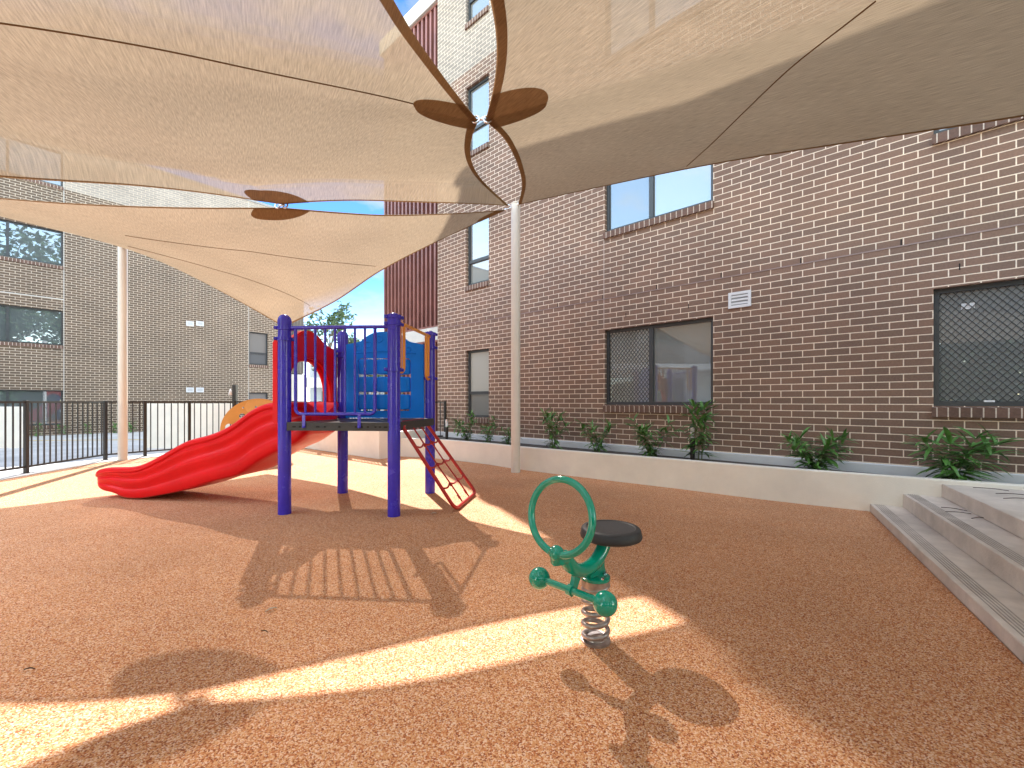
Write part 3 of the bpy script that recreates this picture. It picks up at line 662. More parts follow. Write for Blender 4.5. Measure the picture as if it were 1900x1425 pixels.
def edge_strip(G, which, width, off=-0.006):
    """a band of cloth along one side of the grid, width metres inwards, hanging off below"""
    n, k = G.shape[:2]
    line = {'c0': [(i, 0) for i in range(n)], 'c1': [(i, k - 1) for i in range(n)], 'd0': [(0, j) for j in range(k)], 'd1': [(n - 1, j) for j in range(k)]}[which]
    inn = {'c0': (0, 1), 'c1': (0, -1), 'd0': (1, 0), 'd1': (-1, 0)}[which]
    out = np.zeros((len(line), 4, 3))
    for q, (i, j) in enumerate(line):
        # walk inwards over the grid until width is reached
        pts = [G[i, j]]; a, b = i, j; dist = [0.0]
        while dist[-1] < width * 1.5 and 0 <= a + inn[0] < n and 0 <= b + inn[1] < k:
            a += inn[0]; b += inn[1]; dist.append(dist[-1] + np.linalg.norm(G[a, b] - pts[-1])); pts.append(G[a, b])
        pts = np.array(pts)
        for s in range(4):
            w = width * s / 3 - (0.006 if s == 0 else 0)
            if len(dist) > 1 and dist[-1] > 1e-6:
                p = np.array([np.interp(max(w, 0), dist, pts[:, c]) for c in range(3)])
                if s == 0: p = pts[0] + (pts[0] - np.array([np.interp(0.02, dist, pts[:, c]) for c in range(3)])) * 0.3
            else: p = pts[0]
            out[q, s] = p + np.array([0, 0, off])
    return out
def patch(G, fn, centre, r_in, r_along, which, off=-0.011):
    """half-round reinforcement sewn under the sail at an edge point: picks surface points by edge distance"""
    n, k = G.shape[:2]
    line = [G[i, 0] if which == 'c0' else G[i, k - 1] for i in range(n)] if which in ('c0', 'c1') else [G[0, j] if which == 'd0' else G[n - 1, j] for j in range(k)]
    inn_of = (lambda q, s: G[q, s] if which == 'c0' else G[q, k - 1 - s]) if which in ('c0', 'c1') else ((lambda q, s: G[s, q]) if which == 'd0' else (lambda q, s: G[n - 1 - s, q]))
    depthN = k if which in ('c0', 'c1') else n
    line = np.array(line); arc = np.concatenate([[0], np.cumsum(np.linalg.norm(np.diff(line, axis=0), axis=1))])
    c = arc[np.argmin(np.linalg.norm(line - np.array(centre), axis=1))]
    A = 28; B = 10; out = np.zeros((A, B, 3))
    for ia in range(A):
        th = math.pi * ia / (A - 1); da = -math.cos(th) * r_along; dmax = max(math.sin(th), 0.0) ** 0.8 * r_in
        x = c + da; q = min(max(np.searchsorted(arc, x) - 1, 0), len(arc) - 2); f = (x - arc[q]) / (arc[q + 1] - arc[q]); f = min(max(f, 0), 1)
        col = np.array([(1 - f) * inn_of(q, s) + f * inn_of(q + 1, s) for s in range(depthN)])
        dd = np.concatenate([[0], np.cumsum(np.linalg.norm(np.diff(col, axis=0), axis=1))])
        for ib in range(B): out[ia, ib] = np.array([np.interp(dmax * ib / (B - 1), dd, col[:, z]) for z in range(3)]) + np.array([0, 0, off])
    return out
def seam(G, pts, parent):
    n, k = G.shape[:2]; bm = BM(); P = []
    for a, b in pts:
        x, y = a * (n - 1), b * (k - 1); i, j = min(int(x), n - 2), min(int(y), k - 2); f, g = x - i, y - j
        P.append(Vector((1 - f) * (1 - g) * G[i, j] + f * (1 - g) * G[i + 1, j] + (1 - f) * g * G[i, j + 1] + f * g * G[i + 1, j + 1]) - Vector((0, 0, 0.004)))
    for a, b in zip(P, P[1:]): pass
    tube(bm, P, 0.004, 6); return part('seam', bm, M_hem, parent)

N_ = 72
Rr = PX(522, 380, 5.05); Pp = PX(893, 221, 3.4)
def px(*a): return tuple(PX(*a))
# --- sail A: over the camera's left. c0: M -> R -> low left corner; c1: N -> S ; d0: M -> P -> N ; d1: left corner -> S
A_M = px(944, 381, 7.0)
A_edge1 = kinked([[A_M, px(870, 377.5, 6.25), px(760, 374, 5.72), px(650, 371.5, 5.3), px(575, 374, 5.12), px(523, 377.5, 5.02)],
                  [px(523, 377.5, 5.02), px(456, 368, 4.72), px(400, 360, 4.42), px(246, 343, 3.75), px(120, 335, 3.3), px(0, 327, 2.95), (-3.62, 2.2, 2.42), (-3.9, 1.0, 2.25)]], N_)
A_QA = tuple(A_edge1[-1]); A_N = (-0.95, -1.0, 2.55); A_S = (-3.6, -1.6, 2.2)
A_edge2 = kinked([[A_M, px(905, 345, 6.4), px(880, 312, 5.5), px(872, 283, 4.75), px(876, 250, 4.0), px(886, 224, 3.42)],
                  [px(886, 222, 3.40), px(850, 178, 2.95), px(800, 110, 2.5), px(762, 55, 2.25), px(730, 0, 2.06), (-0.75, 0.6, 2.72), A_N]], N_)
A_out = catmull([A_QA, (-3.7, -0.3, 2.22), A_S], N_); A_far = catmull([A_N, (-2.2, -1.3, 2.36), A_S], N_)
GA = coons(A_edge1, A_far, A_edge2, A_out)
def tension(G, amt):
    n, k = G.shape[:2]
    for i in range(n):
        for j in range(k): G[i, j, 2] += amt * math.sin(math.pi * i / (n - 1)) * math.sin(math.pi * j / (k - 1))
tension(GA, -0.05)
SA = thing('shade_sail', 'tan shade sail spread overhead at upper left, glowing in the sun', 'shade sail', (-2.0, 3.0, 2.9), group='tan shade sails')
grid_part('sail_cloth', GA, M_sail, SA)
grid_part('hem', edge_strip(GA, 'd0', 0.085), M_hem, SA); grid_part('hem', edge_strip(GA, 'c0', 0.03), M_hem, SA)
grid_part('reinforcement_patch', patch(GA, None, px(886, 222, 3.40), 0.58, 0.36, 'd0'), M_hem, SA)
grid_part('reinforcement_patch', patch(GA, None, px(523, 377.5, 5.02), 0.34, 0.30, 'c0'), M_hem, SA)
# --- sail B: right
B_M = px(962, 379, 6.95)
B_edge1 = kinked([[B_M, px(969, 345, 6.2), px(961, 305, 5.3), px(940, 262, 4.4), px(902, 222, 3.42)],
                  [px(902, 220, 3.40), px(917, 160, 2.98), px(923, 100, 2.62), px(920, 45, 2.35), px(912, 0, 2.15), (-0.20, 0.7, 2.72), (-0.35, -1.0, 2.55)]], N_)
B_edge2 = catmull([B_M, px(1110, 347, 5.75), px(1350, 299, 4.35), px(1640, 254, 3.42), px(1900, 214, 2.9), (4.62, 1.35, 2.66)], N_)
B_N = tuple(B_edge1[-1]); B_E = tuple(B_edge2[-1]); B_S = (3.2, -1.7, 2.35)
GB = coons(B_edge1, catmull([B_E, (3.7, -0.2, 2.45), B_S], N_), B_edge2, catmull([B_N, (1.3, -1.3, 2.42), B_S], N_))
tension(GB, -0.05)
SB = thing('shade_sail', 'tan shade sail overhead at upper right, half in the shadow of the building', 'shade sail', (2.0, 3.0, 3.0), group='tan shade sails')
grid_part('sail_cloth', GB, M_sail, SB)
grid_part('hem', edge_strip(GB, 'c0', 0.075), M_hem, SB); grid_part('hem', edge_strip(GB, 'd0', 0.03), M_hem, SB)
grid_part('reinforcement_patch', patch(GB, None, px(902, 220, 3.40), 0.58, 0.36, 'c0'), M_hem, SB)
# --- sail C: the far low one
C_M = px(938, 389, 6.97)
C_edge1 = kinked([[C_M, px(870, 394, 6.6), px(800, 397, 6.22), px(700, 398, 5.72), px(620, 393, 5.38), px(525, 385, 5.06)],
                  [px(525, 385, 5.06), px(456, 385, 4.95), px(380, 385, 4.93), px(246, 382, 4.92), px(120, 376, 4.95), px(0, 367, 5.0), (-7.2, 5.05, 3.62)]], N_)
C_Q = tuple(C_edge1[-1]); C_L = px(226, 455, 8.38); C_T = px(527, 606, 9.57)
C_edge2 = catmull([C_M, px(870, 420, 7.05), px(790, 458, 7.5), px(710, 500, 8.1), px(620, 560, 8.95), C_T], N_)
C_low = catmull([C_Q, px(60, 416, 6.6), C_L], N_ ); C_low2 = catmull([C_T, px(450, 562, 9.1), px(330, 500, 8.75), C_L], N_)
GC = coons(C_edge1, C_low2, C_edge2, C_low)
tension(GC, -0.04)
SC = thing('shade_sail', 'low tan shade sail beyond the others, dipping to a point behind the tower', 'shade sail', (-4.0, 6.5, 3.6), group='tan shade sails')
grid_part('sail_cloth', GC, M_sail, SC)
for wh in ('c0', 'd0', 'c1', 'd1'): grid_part('hem', edge_strip(GC, wh, 0.03), M_hem, SC)
grid_part('reinforcement_patch', patch(GC, None, px(525, 385, 5.06), 0.36, 0.30, 'c0'), M_hem, SC)
grid_part('reinforcement_patch', patch(GC, None, C_M, 0.2, 0.45, 'd0'), M_hem, SC)
def to_uv(G):
    n, k = G.shape[:2]; P = G.reshape(-1, 3); Y = np.maximum(P[:, 1], 0.05)
    return (CX + P[:, 0] / Y * F_PX).reshape(n, k), (HY - (P[:, 2] - CAMH) / Y * F_PX).reshape(n, k)
def seam3(G, a, b, parent, n=40):
    """seam on the cloth between two grid places (straight in the cloth's own coordinates)"""
    seam(G, [(a[0] + (b[0] - a[0]) * t, a[1] + (b[1] - a[1]) * t) for t in lins(0, 1, n)], parent)
def nearest(G, u, v):
    U, V = to_uv(G); U = np.where(G[:, :, 1] < 0.3, 1e6, U); q = np.argmin((U - u) ** 2 + (V - v) ** 2); i, j = np.unravel_index(q, U.shape); return (i / (G.shape[0] - 1), j / (G.shape[1] - 1))
seam3(GA, nearest(GA, -60, 22), nearest(GA, 806, 207), SA)
seam3(GB, nearest(GB, 1275, 308), nearest(GB, 1630, 8), SB)
seam3(GC, nearest(GC, 232, 436), nearest(GC, 697, 496), SC); seam3(GC, nearest(GC, 236, 456), nearest(GC, 577, 566), SC)
# steel clamps: part of a sail each
def ring_clamp(c, parent, r=0.035):
    bm = BM(); c = Vector(c)
    for s in (-1, 1):
        for k in range(1):
            tube(bm, [c + Vector((s * 0.045 + 0.035 * math.cos(t) * 0.8, 0.012 * math.sin(t), 0.035 * math.sin(t))) for t in lins(0, 2 * math.pi, 16, endpoint=False)], 0.009, 8, closed=True)
    tube(bm, [c + Vector((x, 0.0, 0)) for x in (-0.04, 0, 0.04)], 0.012, 8)
    part('link_clamp', bm, M_steel, parent, smooth=True)
ring_clamp(Pp, SA); ring_clamp(PX(522, 381, 5.03), SC)
for sail, p in ((SA, A_M), (SB, B_M), (SC, C_M)):
    bm = BM(); a = Vector(p); b = Vector((0.06, 7.02, 4.33)); d = (b - a)
    tube(bm, [a, a + d * 0.5, b], 0.010, 8); sphere(bm, a, 0.022, 10); sphere(bm, a + d * 0.5, 0.02, 10); part('turnbuckle', bm, M_steel, sail, smooth=True)

# ------------------------------------------------------------------ play tower
A1, A2, B1, B2 = Vector((-2.333, 4.423, 0)), Vector((-1.188, 4.34, 0)), Vector((-2.137, 5.444, 0)), Vector((-1.034, 5.44, 0))
TW = thing('play_tower', 'blue post play tower with red wave slide and climbing net', 'play equipment', (A1 + A2 + B1 + B2) / 4)
RP = 0.0625; HP = 2.04; DZ = 0.94
def collar(parent, c, z, r=RP, lug=None):
    bm = BM(); lathe(bm, [(r + 0.001, z - 0.02), (r + 0.012, z - 0.018), (r + 0.012, z + 0.018), (r + 0.001, z + 0.02)], c, 28)
    for a in ((0.6, 3.7) if lug is None else lug):
        d = Vector((math.cos(a), math.sin(a), 0)); M_ = frame_M(Vector((c.x, c.y, z)) + d * (r + 0.008), d, Vector((-d.y, d.x, 0)), (0, 0, 1))
        box(bm, (0, -0.016, -0.016), (0.028, 0.016, 0.016), M_, 0.004)
        for s in (-1, 1): box(bm, (0.008, s * 0.016, -0.007), (0.022, s * 0.024, 0.007), M_, 0.002)
    part('clamp_collar', bm, M_blue, parent, smooth=True, angle=40)
for c, zs_ in ((A1, (1.90, 1.79)), (A2, (1.93, 1.47, 2.0)), (B1, (1.78, 1.72)), (B2, (1.83, 1.44, 2.0))):
    bm = BM(); prof = [(RP, 0), (RP, HP - 0.12)]
    prof = [(RP, 0), (RP, HP - 0.10)]
    po = part('post', (lambda b: (lathe(b, prof, c, 32), b)[1])(BM()), M_blue, TW, smooth=True, angle=40)
    bm = BM(); z0 = HP - 0.105; lathe(bm, [(RP + 0.004, z0), (RP + 0.004, z0 + 0.045)] + [((RP + 0.002) * math.cos(t), z0 + 0.047 + 0.062 * math.sin(t)) for t in lins(0, math.pi / 2, 8)[:-1]] + [(0, z0 + 0.109)], c, 32)
    part('post_cap', bm, M_blue, po, smooth=True, angle=35)
    for z in zs_: collar(po, c, z)
# deck
def lerp(a, b, t): return a + (b - a) * t
bm = BM(); ins = 0.0
cor = [A1 + Vector((0.03, -0.03, 0)), A2 + Vector((-0.03, -0.03, 0)), B2 + Vector((0.02, 0.0, 0)), B1 + Vector((0.0, 0.0, 0))]
prism(bm, [(p.x, p.y) for p in [A1 + Vector((0.05, -0.055, 0)), A2 + Vector((0.03, -0.055, 0)), B2 + Vector((0.06, 0, 0)), B1 + Vector((-0.03, 0, 0))]], DZ - 0.085, DZ)
dk = part('deck', bm, M_deck, TW)
bm = BM(); f0, f1 = A1 + Vector((0.05, -0.055, 0)), A2 + Vector((0.03, -0.055, 0)); d = (f1 - f0).normalized(); nrm = Vector((d.y, -d.x, 0))
for a, w in ((0.07, 0.035), (0.125, 0.02), (0.165, 0.02), (0.29, 0.035), (0.355, 0.02), (0.49, 0.02), (0.64, 0.02), (0.69, 0.035), (0.75, 0.02), (0.82, 0.02), (0.86, 0.02), (0.91, 0.035)):
    p = lerp(f0, f1, a) + nrm * 0.0015 + Vector((0, 0, DZ - 0.045)); bar(bm, p - d * w / 2, p + d * w / 2, 0.004, 0.014)
part('deck_slots', bm, M_black, dk)
# front barrier
Zt, Zb = 1.905, 1.022
FA, FB = lerp(A1, A2, 0.0), lerp(A1, A2, 1.0); fd = (FB - FA).normalized(); FLn = (FB - FA).length
def at(x, z, off=0.0): p = FA + fd * x + Vector((fd.y, -fd.x, 0)) * off; return Vector((p.x, p.y, z))
xl, xr = 0.118, 0.952; rc = 0.055; TR = 0.0165
bm = BM(); tube(bm, [at(0.06, Zt), at(FLn - 0.06, Zt)], 0.019, 12)
pts = [at(xl, Zt - 0.01)] + [at(xl + rc - rc * math.cos(t), Zb + rc - rc * math.sin(t)) for t in lins(0, math.pi / 2, 8)] + [at(xr - rc + rc * math.sin(t), Zb + rc - rc * math.cos(t)) for t in lins(0, math.pi / 2, 8)] + [at(xr, Zt - 0.01)]
tube(bm, pts, TR, 12)
ba = part('barrier', bm, M_blue, TW, smooth=True, angle=50)
for k in range(1, 8):
    bm = BM(); x = xl + (xr - xl) * k / 8; tube(bm, [at(x, Zb), at(x, Zt)], 0.0125, 10); part('bar', bm, M_blue, ba, smooth=True, angle=50)
for x in (0.24, 0.815):
    bm = BM(); q = at(x, 0, 0.03); bar(bm, at(x, Zb - 0.005, 0.062), at(x, DZ - 0.055, 0.062), 0.034, 0.008, up=(fd.y, -fd.x, 0), bev=0.002)
    p = at(x, DZ - 0.045, 0.0665); lathe(bm, [(0.012, 0), (0.012, 0.006), (0.006, 0.010), (0, 0.011)], (0, 0, 0), 12, frame_M(p, fd, (0, 0, 1), Vector((fd.y, -fd.x, 0))))
    part('fixing_tab', bm, M_blue, ba)
# red arch panel on the slide side
O0, O1 = A1 + Vector((-0.098, 0.0, 0)), B1 + Vector((-0.10, 0.0, 0)); od = (O1 - O0).normalized(); OL = (O1 - O0).length
Mo = frame_M(O0, od, (0, 0, 1), od.cross(Vector((0, 0, 1))))           # a along the side, b up
def smoothpoly(pts, n=8, closed=False):
    P = catmull([(p[0], p[1], 0) for p in pts], len(pts) * n); return [(p[0], p[1]) for p in P]
top = smoothpoly([(0.0, 1.78), (0.12, 1.80), (0.27, 1.865), (0.40, 1.94), (0.52, 1.955), (0.64, 1.93), (0.78, 1.855), (0.92, 1.81), (OL, 1.79)], 4)
outer = [(0.0, DZ - 0.02)] + top + [(OL, DZ - 0.02), (OL - 0.13, DZ - 0.02)]
# opening: arch
arch = [(0.13, 1.22)] + [(0.52 - 0.39 * math.cos(t), 1.22 + 0.42 * math.sin(t)) for t in lins(0.08, math.pi - 0.08, 22)] + [(OL - 0.13, 1.22)]
outer = [(0.0, DZ - 0.02)] + top + [(OL, DZ - 0.02), (OL - 0.13, DZ - 0.02)] + arch[::-1] + [(0.13, DZ - 0.02)]
bm = BM(); extrude_plate(bm, outer, [], Mo @ Matrix.Translation((0, 0, -0.04)), 0.08)
bmesh.ops.bevel(bm, geom=[e for e in bm.edges if len(e.link_faces) == 2 and e.calc_face_angle(0) > 0.9], offset=0.014, segments=2, affect='EDGES')
ar = part('arch_panel', bm, M_red, TW, smooth=True, angle=45)
bm = BM()                                                       # raised lip round the opening, facing the deck
lipc = [Mo @ Vector((a, b, 0.0)) for a, b in arch]
tube(bm, [Mo @ Vector((0.13, DZ, -0.035))] + [p + (Mo.to_3x3() @ Vector((0, 0, -0.04))) for p in lipc] + [Mo @ Vector((OL - 0.13, DZ, -0.035))], 0.032, 10)
part('arch_lip', bm, M_red, ar, smooth=True)
# slide
sd = Vector((-0.9835, 0.181, 0)); sw = Vector((sd.y, -sd.x, 0)); sw = Vector((0.181, 0.9835, 0))   # down the slide, and across it (to the far side)
SO = lerp(A1, B1, 0.5) + Vector((-0.06, 0, 0))
HW = 0.31
near0 = SO - sw * HW
def tz(u, v):
    a = (u - CX) / F_PX; t = (near0.x - a * near0.y) / (a * sd.y - sd.x); Y = near0.y + t * sd.y
    return t, CAMH + (HY - v) / F_PX * Y
rim = sorted(tz(*p) for p in [(176, 876), (182, 869), (205, 866), (255, 866), (292, 848), (319, 832), (347, 816), (392, 806), (429, 789), (459, 764), (482, 750), (512, 744), (535, 745)])
bot = sorted(tz(*p) for p in [(173, 893), (181, 914), (205, 914.5), (223, 928), (255, 928), (297, 921), (340, 912), (379, 898), (438, 885), (470, 860), (512, 838), (541, 827), (572, 800)])
ts = lins(-0.16, 2.66, 90)
def prof(lst, t, sg=0.085):
    P = np.array(lst); o = np.linspace(-2.5 * sg, 2.5 * sg, 21); w = np.exp(-(o / sg) ** 2 / 2)
    return float((w * np.interp(t + o, P[:, 0], P[:, 1])).sum() / w.sum())
bm = BM(); rows = []
tmax = ts[-1]
for t in ts:
    zt = prof(rim, t) if t > -0.02 else prof(rim, t) * 1 + (-t) * 0.0; zb = max(prof(bot, t, 0.07), 0.004); e = max(0.0, (t - (tmax - 0.10)) / 0.10)
    if t > tmax - 0.38: zb = max(zb, 0.02)
    zt = zt - 0.02 * e; h = zt - zb
    fl = HW * (1.0 + 0.06 * max(0, (t - 1.9)) ) * math.sqrt(max(0.05, 1 - (e * 0.55) ** 2))
    bed = zb + min(0.10, 0.36 * h) if t > 2.0 else max(zb + 0.07, zt - 0.22)
    if t > 1.6: bed = max(zb + 0.05, min(zt - 0.09, bed))
    k = [(-0.80, zb + 0.006), (-0.90, zb + 0.03 * h), (-0.93, zb + 0.12 * h), (-0.96, zb + 0.26 * h), (-0.86, zb + 0.30 * h), (-0.90, zb + 0.37 * h), (-0.985, zb + 0.50 * h), (-0.985, zb + 0.585 * h), (-0.88, zb + 0.63 * h), (-0.92, zb + 0.69 * h), (-0.99, zb + 0.77 * h), (-0.975, zb + 0.83 * h), (-0.93, zt - 0.075), (-1.06, zt - 0.06), (-1.02, zt - 0.012), (-0.95, zt), (-0.88, zt - 0.012), (-0.845, zt - 0.05), (-0.80, bed + 0.035), (-0.70, bed + 0.006), (-0.35, bed)]
    ga = min(1.0, max(0.0, (tmax - 0.02 - t) / 0.22)); k = [(a if i_ > 9 or i_ < 1 else a * ga + (-0.97 + 0.02 * abs(i_ - 5) / 4) * (1 - ga), z) for i_, (a, z) in enumerate(k)]
    sec = [(a * fl, z) for a, z in k] + [(-a * fl, z) for a, z in k[::-1]]
    base = SO + sd * t
    rows.append([bm.verts.new(base + sw * a + Vector((0, 0, z))) for a, z in sec])
for dt_, kz, kw in ((0.018, 0.86, 0.93), (0.030, 0.55, 0.75), (0.034, 0.2, 0.4)):
    zm_ = (zt + zb) / 2; base = SO + sd * (tmax + dt_)
    rows.append([bm.verts.new(base + sw * (a * kw) + Vector((0, 0, zm_ + (z - zm_) * kz))) for a, z in sec])
ns = len(rows[0])
for A, B in zip(rows, rows[1:]):
    for k in range(ns): bm.faces.new((A[k], A[(k + 1) % ns], B[(k + 1) % ns], B[k]))
bm.faces.new(rows[-1]); bm.faces.new(rows[0][::-1]); bmesh.ops.recalc_face_normals(bm, faces=bm.faces[:])
sl = part('slide', bm, M_red, TW, smooth=True, angle=75)
md = sl.modifiers.new('smooth', 'SUBSURF'); md.levels = 1; md.render_levels = 1
# blue panel on the far side with turning blocks
Q0, Q1 = lerp(B1, B2, 0.06), lerp(B1, B2, 0.94); Q0 = Q0 + Vector((0, -0.05, 0)); Q1 = Q1 + Vector((0, -0.05, 0)); qd = (Q1 - Q0).normalized(); QL = (Q1 - Q0).length
Mq = frame_M(Q0, qd, (0, 0, 1), qd.cross(Vector((0, 0, 1))))
qt = smoothpoly([(0, 1.86), (0.08, 1.875), (0.18, 1.90), (0.30, 1.985), (0.40, 2.015), (0.485, 2.02), (0.57, 2.015), (0.68, 1.985), (0.79, 1.90), (0.89, 1.875), (QL, 1.86)], 4)
qo = [(0, DZ + 0.005)] + qt + [(QL, DZ + 0.005)]
hx0, hx1, hz0, hz1 = 0.15, QL - 0.16, 1.035, 1.69
hole = [(hx0 + 0.03, hz0), (hx1 - 0.03, hz0), (hx1, hz0 + 0.03), (hx1, hz1 - 0.03), (hx1 - 0.03, hz1), (hx0 + 0.03, hz1), (hx0, hz1 - 0.03), (hx0, hz0 + 0.03)]
bm = BM(); extrude_plate(bm, qo, [hole], Mq @ Matrix.Translation((0, 0, -0.02)), 0.045)
bp_ = part('play_panel', bm, M_sky, TW, smooth=True, angle=40)
bm = BM()
for a, b, r in ((0.28, 1.86, 0.035), (0.42, 1.93, 0.04), (0.56, 1.90, 0.035), (0.68, 1.84, 0.04), (0.78, 1.80, 0.03), (0.16, 1.82, 0.03)):
    pc = Mq @ Vector((a, b, 0.025)); tube(bm, [pc + qd * r * math.cos(t) + Vector((0, 0, r * math.sin(t))) for t in lins(0, 2 * math.pi, 16, endpoint=False)], 0.006, 6, closed=True)
tube(bm, [Mq @ Vector((x, 1.745 + 0.03 * math.sin(math.pi * (x - 0.1) / (QL - 0.2)), 0.025)) for x in lins(0.1, QL - 0.1, 14)], 0.007, 6)
part('embossing', bm, M_sky, bp_, smooth=True)
cw = (hx1 - hx0) / 3; ch = (hz1 - hz0) / 3
for i in range(3):
    for j in range(3):
        bm = BM(); r = 0.085; hh = ch * 0.43
        cc = Mq @ Vector((hx0 + cw * (i + 0.5), hz0 + ch * (j + 0.5), 0.0)); w_ = cw * 0.465
        lathe(bm, [(w_ * 0.86, -hh), (w_ * 0.97, -hh * 0.93), (w_, -hh * 0.78), (w_, hh * 0.78), (w_ * 0.97, hh * 0.93), (w_ * 0.86, hh)], cc, 26)
        for v in bm.verts: v.co.y = cc.y + (v.co.y - cc.y) * 0.6
        part('turning_block', bm, M_sky, bp_, smooth=True, angle=50)
bm = BM()
for i in range(3): tube(bm, [Mq @ Vector((hx0 + cw * (i + 0.5), hz0 - 0.02, 0)), Mq @ Vector((hx0 + cw * (i + 0.5), hz1 + 0.02, 0))], 0.010, 8)
part('block_axle', bm, M_steel, bp_)
# orange handles on the ladder side
rd = (B2 - A2).normalized(); ro = Vector((rd.y, -rd.x, 0)); RL = (B2 - A2).length
def hr(x, z, off=0.0): p = A2 + rd * x + ro * off; return Vector((p.x, p.y, z))
zc0, zc1, ztop = 1.47, 1.44, 1.955
bm = BM(); bar(bm, hr(0.055, ztop + 0.005, 0.02), hr(RL - 0.055, ztop + 0.005, 0.02), 0.014, 0.036, bev=0.003)
hb = part('handle_rail', bm, M_orange, TW)
for x, s, zc in ((0.065, 1, zc0), (RL - 0.065, -1, zc1)):
    bm = BM()
    xo = x + s * 0.145
    tube(bm, [hr(x, zc - 0.01, 0.01)] + [hr(xo - s * 0.07 * (1 - math.sin(t)), zc + 0.055 - 0.07 * math.cos(t), 0.02) for t in lins(0, math.pi / 2, 7)] + [hr(xo, ztop, 0.02)], 0.0165, 10)
    tube(bm, [hr(x + s * 0.055, zc + 0.02, 0.02), hr(x + s * 0.05, ztop, 0.02)], 0.0145, 10)
    part('handle_grip', bm, M_orange, hb, smooth=True, angle=50)
# red net climber
Nt0, Nt1 = PX(746, 793, 4.48), PX(790, 786, 5.28); Nt0.z = Nt1.z = 0.895
Nb0, Nb1 = GP(845, 950), GP(883, 917.5); Nb0.z = Nb1.z = 0.025
bm = BM()
def rr(p, a, b, r, n=6):       # rounded corner between p->a and p->b
    pa, pb = p + (a - p).normalized() * r, p + (b - p).normalized() * r
    return [(1 - t) ** 2 * pa + 2 * t * (1 - t) * p + t * t * pb for t in lins(0, 1, n)]
loop = rr(Nt0, Nb0, Nt1, 0.06) + rr(Nt1, Nt0, Nb1, 0.06) + rr(Nb1, Nt1, Nb0, 0.10) + rr(Nb0, Nb1, Nt0, 0.10)
tube(bm, loop, 0.0195, 10, closed=True)
nc = part('net_climber', bm, M_redm, TW, smooth=True, angle=60)
bm = BM()
def npt(a, b): return (Nt0.lerp(Nt1, a)).lerp(Nb0.lerp(Nb1, a), b)
for a in (0.34, 0.66): tube(bm, [npt(a, b) + Vector((0, 0, 0.006 * math.sin(b * 9 + a))) for b in lins(0.0, 0.98, 24)], 0.0085, 8)
for b in (0.24, 0.49, 0.74): tube(bm, [npt(a, b + 0.03 * abs(math.sin(a * math.pi * 3))) for a in lins(0.0, 1, 22)], 0.010, 8)
part('rope_net', bm, M_rope, nc, smooth=True)
bm = BM()
for a in (0.34, 0.66):
    for b in (0.89,): tube(bm, [npt(a, b), npt(a, b + 0.05)], 0.013, 8)
    for b in (0.24, 0.49, 0.74): sphere(bm, npt(a, b + 0.028), 0.017, 10)
part('rope_ferrule', bm, M_redm, nc, smooth=True)
bm = BM(); bar(bm, Nt0.lerp(Nt1, 0.06) + Vector((-0.012, 0, 0.03)), Nt0.lerp(Nt1, 0.94) + Vector((-0.012, 0, 0.03)), 0.008, 0.05); part('mounting_strip', bm, M_redm, nc)

# ------------------------------------------------------------------ amber disc panel behind the slide
dc = Vector((-4.84, 8.25, 0.605)); DP = thing('play_disc', 'round amber play panel with face holes standing behind the red slide', 'play panel', (dc.x, dc.y, 0))
dd = Vector((0.93, 0.36, 0)).normalized(); Md = frame_M(dc, dd, (0, 0, 1), dd.cross(Vector((0, 0, 1))))
def circ(cx, cy, rx, ry=None, n=20): ry = ry or rx; return [(cx + rx * math.cos(2 * math.pi * k / n), cy + ry * math.sin(2 * math.pi * k / n)) for k in range(n)]
bm = BM(); extrude_plate(bm, circ(0, 0, 0.63, 0.60, 56), [circ(-0.49, 0.06, 0.065, 0.07), circ(-0.275, 0.27, 0.055, 0.05), circ(-0.26, 0.43, 0.018), circ(-0.05, 0.44, 0.020), circ(0.25, 0.30, 0.055, 0.05), circ(0.40, 0.10, 0.06), circ(0.22, -0.28, 0.07, 0.05), circ(0.36, -0.44, 0.035), circ(-0.15, -0.25, 0.08, 0.05), circ(-0.3, -0.33, 0.06, 0.03)], Md, 0.022)
part('disc_panel', bm, M_yellow, DP, smooth=True, angle=40)
bm = BM(); extrude_plate(bm, smoothpoly([(-0.20, 0.36), (-0.10, 0.30), (0.05, 0.28), (0.2, 0.34), (0.3, 0.46), (0.2, 0.545), (0, 0.575), (-0.2, 0.53), (-0.24, 0.44)], 4), [circ(-0.05, 0.44, 0.021)], Md @ Matrix.Translation((0, 0, -0.002)), 0.026)
part('raised_patch', bm, mat('pale_amber_plastic', (0.66, 0.34, 0.10), 0.45, var=0.1), DP, smooth=True, angle=40)
bm = BM()
for x in (-0.35, 0.35): tube(bm, [Md @ Vector((x, -0.605, 0.055)), Md @ Vector((x, 0.1, 0.055))], 0.03, 14)
part('support_leg', bm, M_steelblack, DP, smooth=True, angle=50)

